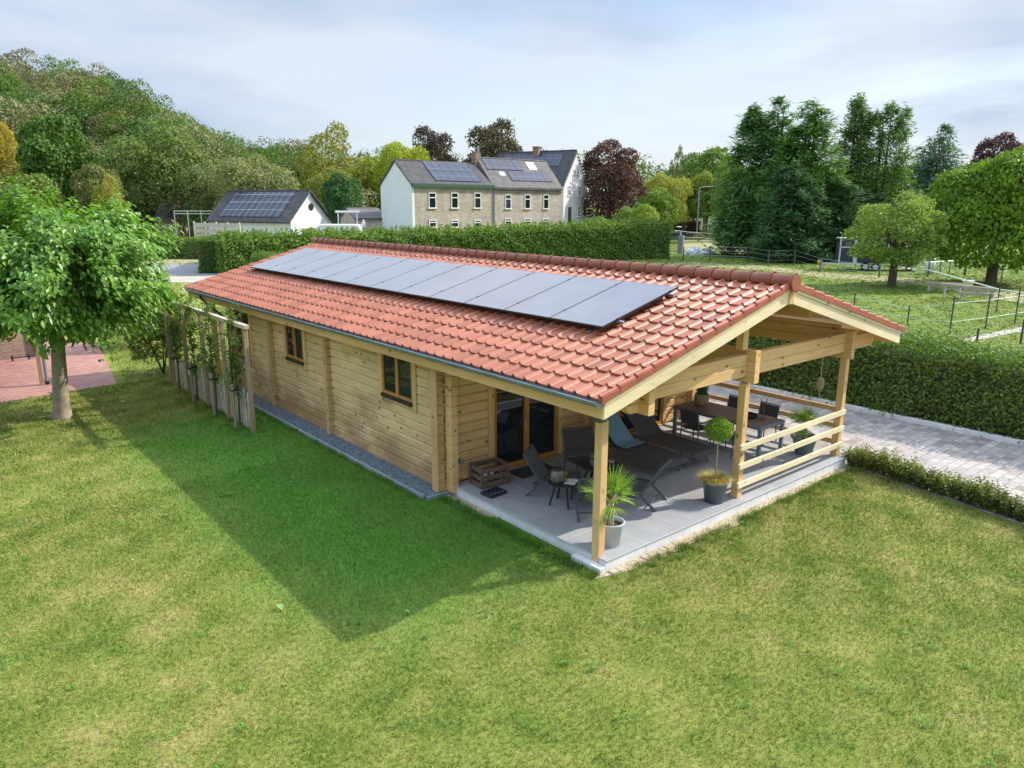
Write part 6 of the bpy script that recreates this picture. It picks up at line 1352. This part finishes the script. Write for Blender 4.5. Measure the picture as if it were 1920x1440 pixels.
# ================================================================= FENCES, LAMP, VEHICLES
def slat_fence(name, label, a, b_, h, n, m, slats=6, cat='fence'):
    a = np.array(a[:2]); b_ = np.array(b_[:2]); L = np.linalg.norm(b_ - a); u = (b_ - a) / L; t = empty(name, (a[0], a[1], 0), math.atan2(u[1], u[0]), label, cat)
    for k in range(n + 1): b = MB(); b.box((k * L / n - .06, -.06, 0), (k * L / n + .06, .06, h + .1)); b.build('post', m, t)
    b = MB(); s = h / slats
    for k in range(slats): b.box((0, -.095, k * s + .03), (L, -.065, (k + 1) * s - .05))
    b.build('board_panel', m, t); return t
slat_fence('board_fence', 'weathered grey horizontal board fence left of the garage', pt(360, 384, 84), pt(446, 384, 80), Z(418, 84), 4, M['stake_light'])
def wire_fence(label, pts, h, wires, pm, wm, pw=.045, hs=None, wr=.012, name='wire_fence', extra=None):
    P = [np.array(p) for p in pts]; o = P[0]; t = empty(name, (o[0], o[1], 0), 0, label, 'fence')
    H = hs or [h] * len(P)
    for p, hh in zip(P, H): b = MB(); x, y = p[0] - o[0], p[1] - o[1]; b.box((x - pw, y - pw, 0), (x + pw, y + pw, hh)); b.build('post', pm, t)
    for z in wires: b = MB(); b.tube([(p[0] - o[0], p[1] - o[1], z * hh / h) for p, hh in zip(P, H)], wr, 5, smooth=False); b.build('wire', wm, t)
    return t
hgt = lambda foot, top: float(pt(foot[0], top, (gp(*foot) - CAM) @ FH)[2])
def fence_px(label, feet, tops, wires, pm, wm, **kw):
    H = [hgt(f, tp) for f, tp in zip(feet, tops)]; return wire_fence(label, [gp(*f) for f in feet], H[0], [w_ * H[0] for w_ in wires], pm, wm, hs=H, **kw)
ft = [(1600, 588), (1702, 606), (1781, 624), (1848, 615), (1903, 606), (1975, 598)]; fence_px('near paddock fence of thin dark posts with two white tapes', ft, [548, 571, 554, 549, 541, 530], (.32, .82), M['postwood'], M['tape'], pw=.026, wr=.010)
fence_px('short dark posts beside the sandy path at the right edge', [(1832, 640), (1914, 643), (1990, 636)], [614, 596, 590], (.5,), M['postwood'], M['tape'], pw=.035, wr=.008)
fence_px('middle paddock fence of thin dark posts crossing behind the cabin ridge', [(1180, 478), (1236, 484), (1281, 489), (1331, 488), (1402, 490), (1440, 498), (1489, 497), (1537, 509), (1648, 519), (1740, 518), (1810, 515)], [452, 458, 462, 460, 462, 468, 467, 482, 498, 488, 484], (.35, .68, .95), M['postwood'], M['steel'], pw=.04, wr=.012)
fence_px('far fence of pale posts along the grey road', [(1275, 470), (1353, 468), (1380, 474), (1428, 478), (1480, 480), (1535, 480), (1600, 484)], [432, 438, 442, 447, 450, 452, 456], (.4, .7, .97), M['postgrey'], M['steel'], pw=.05, wr=.012)
fence_px('tall dark fence posts and rails under the far trees', [(1250, 441), (1290, 440), (1330, 438), (1360, 440), (1390, 444)], [436 - 13, 424, 420, 423, 430], (.5, .95), M['postwood'], M['steel'], pw=.06, wr=.02)
fence_px('pale stakes along the foot of the clipped hedge', [(1158, 479), (1175, 478), (1190, 478), (1207, 476), (1217, 475)], [432, 436, 440, 440, 437], (.3,), M['postgrey'], M['steel'], pw=.03, wr=.008)
fence_px('fence of thin dark posts in front of the chestnut tree', [(1700, 508), (1762, 512), (1780, 510), (1808, 514), (1862, 520), (1925, 524)], [486, 488, 484, 486, 480, 484], (.5, .9), M['postwood'], M['steel'], pw=.035, wr=.012)
wire_fence('white rail fence behind the board fence', [pt(px, 384, 100) for px in (325, 350, 375, 400, 425)], Z(396, 100), [Z(397, 100), Z(402, 100)], M['white'], M['white'], name='rail_fence', wr=.04, pw=.04)
# white rope running down from the fruit tree to the right edge
a = gp(1690, 536); b_ = gp(1868, 585); c_ = gp(1960, 590); t = empty('rope_line', (a[0], a[1], 0), 0, 'white rope fence line slanting from the fruit tree to the right edge', 'rope')
b = MB(); b.tube([(0, 0, hgt((1690, 536), 492)), tuple((b_ - a)[:2]) + (hgt((1868, 585), 541),), tuple((c_ - a)[:2]) + (hgt((1960, 590), 553),)], .03, 6, smooth=False); b.build('rope', M['tape'], t); b = MB(); x, y = (b_ - a)[:2]; b.tube([(x, y, 0), (x, y, hgt((1868, 585), 500))], .03, 6); b.build('post', M['postwood'], t)
# gate and pillar
g1 = gp(1248, 472); g2 = gp(1271, 474); t = empty('metal_gate', (g1[0], g1[1], 0), math.atan2((g2 - g1)[1], (g2 - g1)[0]), 'dark barred metal gate at the end of the clipped hedge', 'gate'); Lg_ = float(np.linalg.norm((g2 - g1)[:2])); hg_ = hgt((1260, 473), 443)
for k in range(11): b = MB(); x = Lg_ * k / 10; b.tube([(x, 0, .1), (x, 0, hg_)], .022 if k % 10 else .06, 6); b.build('bar', M['postwood'], t)
for z in (.15, hg_ - .1): b = MB(); b.tube([(0, 0, z), (Lg_, 0, z)], .035, 6); b.build('rail', M['postwood'], t)
g = gp(1276, 475); o = MB().box((-.28, -.28, 0), (.28, .28, hgt((1276, 475), 441))).build('gate_pillar', M['asphalt'], bevel=.03); place(o, (g[0], g[1], 0), .4); tag(o, 'square grey concrete pillar beside the barred gate', 'pillar')
# street lamp
g = gp(1306, 447); t = empty('street_lamp', (g[0], g[1], 0), YAW - R(90), 'tall grey street lamp with a short arm pointing right', 'street lamp'); hl = hgt((1306, 447), 350)
b = MB(); b.tube([(0, 0, 0), (0, 0, hl * .95), (.15, 0, hl * .985), (.6, 0, hl)], [.12, .08, .07, .06], 8); b.build('pole', M['postgrey'], t); b = MB(); b.beam((.5, 0, hl + .02), (2.4, 0, hl + .12), .22, .12); b.build('lamp_head', M['bluewhite'], t, .03)
# white bags
g = gp(1312, 476); t = empty('plastic_bags', (g[0], g[1], 0), YAW - R(90), 'pile of crumpled white plastic bags lying behind the paddock fence', 'bags')
def lump(name, x, r, h, seed):
    rg = np.random.default_rng(seed); b = MB(); n = 20; m_ = 8; V = []
    for j in range(m_ + 1):
        for k in range(n): a = 2 * math.pi * k / n; f = j / m_; rad = math.cos(f * math.pi / 2) * r * (1 + rg.normal(0, .12)); V.append((x + math.cos(a) * rad, math.sin(a) * rad * .6, h * math.sin(f * math.pi / 2) * (1 + rg.normal(0, .12))))
    b.add(V, [(j * n + k, j * n + (k + 1) % n, (j + 1) * n + (k + 1) % n, (j + 1) * n + k) for j in range(m_) for k in range(n)], False); return b.build(name, M['sheet'], t)
lump('bag', -.75, 1.0, .8, 1); lump('bag', .75, 1.05, .62, 2)
# horse trailer
g = gp(1612, 506); sc_t = 1.0; t = empty('horse_trailer', (g[0], g[1], 0), YAW - R(90) + R(-14), 'blue and white double axle horse trailer parked behind the fruit tree', 'trailer')
Lt, Wt, Ht = 3.9, 1.9, 2.75; zb = .62
b = MB(); b.prism([(-1.75, zb), (Lt - 1.75, zb), (Lt - 1.75, Ht - .1), (-1.5, Ht - .1), (-1.75, Ht - .5)], 1, 0, Wt); b.build('body', M['navy'], t, .03)
b = MB(); b.box((-1.8, -.05, Ht - .1), (Lt - 1.7, Wt + .05, Ht)); b.box((-.9, .2, Ht), (-.2, 1.2, Ht + .12)); b.build('roof', M['bluewhite'], t, .03)
for x, w_ in ((-1.79, .12), (-.62, .30), (Lt - 1.85, .12)): b = MB(); b.box((x, -.03, zb - .05), (x + w_, -.002, Ht - .1)); b.build('panel_strip', M['bluewhite'], t)
b = MB(); b.box((-1.8, -.035, zb - .12), (Lt - 1.7, -.004, zb + .03)); b.box((-1.8, -.03, 1.92), (-.6, -.001, 2.02)); b.build('side_rail', M['bluewhite'], t)
b = MB(); b.box((-1.35, -.035, 2.08), (-.85, -.004, 2.45)); b.build('window', M['jar'], t)
for x in (.42, 1.22):
    b = MB(); b.tube([(x, -.06, .34), (x, .16, .34)], .34, 20); w_ = b.build('wheel', M['rubber'], t); b = MB(); b.tube([(x, -.075, .34), (x, -.055, .34)], .21, 16); b.build('rim', M['bluewhite'], w_)
b = MB()
for x in (.42, 1.22):
    for k in range(10): a0 = math.pi * k / 10; a1 = math.pi * (k + 1) / 10; b.add([(x + .43 * math.cos(a0), -.14, .36 + .43 * math.sin(a0)), (x + .43 * math.cos(a1), -.14, .36 + .43 * math.sin(a1)), (x + .43 * math.cos(a1), .02, .36 + .43 * math.sin(a1)), (x + .43 * math.cos(a0), .02, .36 + .43 * math.sin(a0))], [(0, 1, 2, 3)])
b.build('mudguard', M['black'], t)
b = MB(); b.beam((-1.7, .3, .55), (-3.0, .95, .5), .08, .1); b.beam((-1.7, 1.6, .55), (-3.0, .95, .5), .08, .1); b.tube([(-2.9, .95, 0), (-2.9, .95, .6)], .04, 8); b.build('drawbar', M['bluewhite'], t)
o = MB().box((-3.3, .82, .48), (-2.95, 1.08, .78)).build('hitch_cover', plain('yellow_plastic', (.75, .55, .05), .5), t, .04)
b = MB(); b.beam((Lt - 1.7, Wt / 2, .5), (Lt + .7, Wt / 2, .08), 1.7, .07); b.build('ramp', M['bluewhite'], t)
# parked brown car
g = gp(1552, 470); t = empty('parked_car', (g[0], g[1], 0), YAW - R(90), 'metallic brown car parked on the road beyond the fence', 'car')
b = MB(); b.prism([(-2.1, .35), (2.2, .35), (2.25, .85), (1.3, 1.0), (.75, 1.5), (-1.1, 1.52), (-1.9, 1.05), (-2.2, .95)], 1, 0, 1.75); b.build('body', M['car_brown'], t, .08); b = MB(); b.prism([(-1.55, 1.02), (1.05, 1.0), (.65, 1.42), (-1.05, 1.44)], 1, -.012, 1.76); b.build('side_window', M['glass'], t)
for x in (-1.35, 1.4):
    b = MB(); b.tube([(x, -.03, .33), (x, .2, .33)], .33, 16); w_ = b.build('wheel', M['rubber'], t); b = MB(); b.tube([(x, -.045, .33), (x, -.028, .33)], .21, 12); b.build('rim', M['bluewhite'], w_)
b = MB(); b.box((2.12, .1, .62), (2.27, .45, .8)); b.build('headlight', M['white'], t)
g = gp(1374, 452); o = MB()
hedge('low_hedge', [gp(1344, 453), gp(1384, 454)], hgt((1364, 453), 441), 1.4, 1500, .2, (.05, .09, .05), 'low dark green clipped hedge block beside the far road', rough=.1)
hedge('beech_hedge', [gp(1262, 437), gp(1304, 440)], hgt((1285, 438), 413), 2., 3000, .28, (.13, .10, .05), 'brownish clipped hedge left of the street lamp', rough=.12)
t = empty('garden_wall', gp(1383, 455), YAW - R(90), 'short grey garden wall beside the low dark hedge', 'wall'); MB().box((0, 0, 0), (1.6, .3, 1.5)).build('wall', M['asphalt'], t)
# planks on trestles with a white bucket
def plank(label, fa, fb, ta, tb, w_=.22):
    a = gp(*fa); b_ = gp(*fb); za = hgt(fa, ta); zb_ = hgt(fb, tb); t = empty('plank_rail', (a[0], a[1], 0), 0, label, 'plank'); b = MB(); v = (b_ - a); b.beam((0, 0, za), (v[0], v[1], zb_), w_, .16); b.build('plank', M['plank'], t)
    for f in (.08, .92): b = MB(); x, y = v[0] * f, v[1] * f; zz = za + (zb_ - za) * f; b.box((x - .05, y - .05, 0), (x + .05, y + .05, zz - .08)); b.build('leg', M['postgrey'], t)
    return t
plank('pale wooden beam on legs left of the white bucket', (1736, 545), (1805, 550), 528, 532)
plank('long pale plank on legs under the white bucket', (1762, 556), (1868, 566), 531, 542)
plank('low white plank bench behind the paddock tapes', (1798, 560), (1862, 566), 548, 552)
g = gp(1812, 556); zt_ = hgt((1812, 556), 537); t = empty('bucket', (g[0], g[1], zt_ - .0), 0, 'white bucket standing on the planks in the paddock', 'bucket'); MB().lathe([(0, 0), (.22, 0), (.32, .40), (.35, .42), (.30, .42), (.2, .05), (0, .05)], n=20).build('bucket', M['white'], t)
g = gp(1743, 512); t = empty('feed_bin', (g[0], g[1], 0), 0, 'slim white and grey bin beyond the fruit tree', 'bin'); MB().lathe([(0, 0), (.32, 0), (.36, 1.0), (.30, 1.1), (0, 1.1)], n=16).build('bin', M['sheet'], t); MB().lathe([(0, 1.101), (.36, 1.101), (.3, 1.3), (0, 1.34)], n=16).build('lid', M['postgrey'], t)
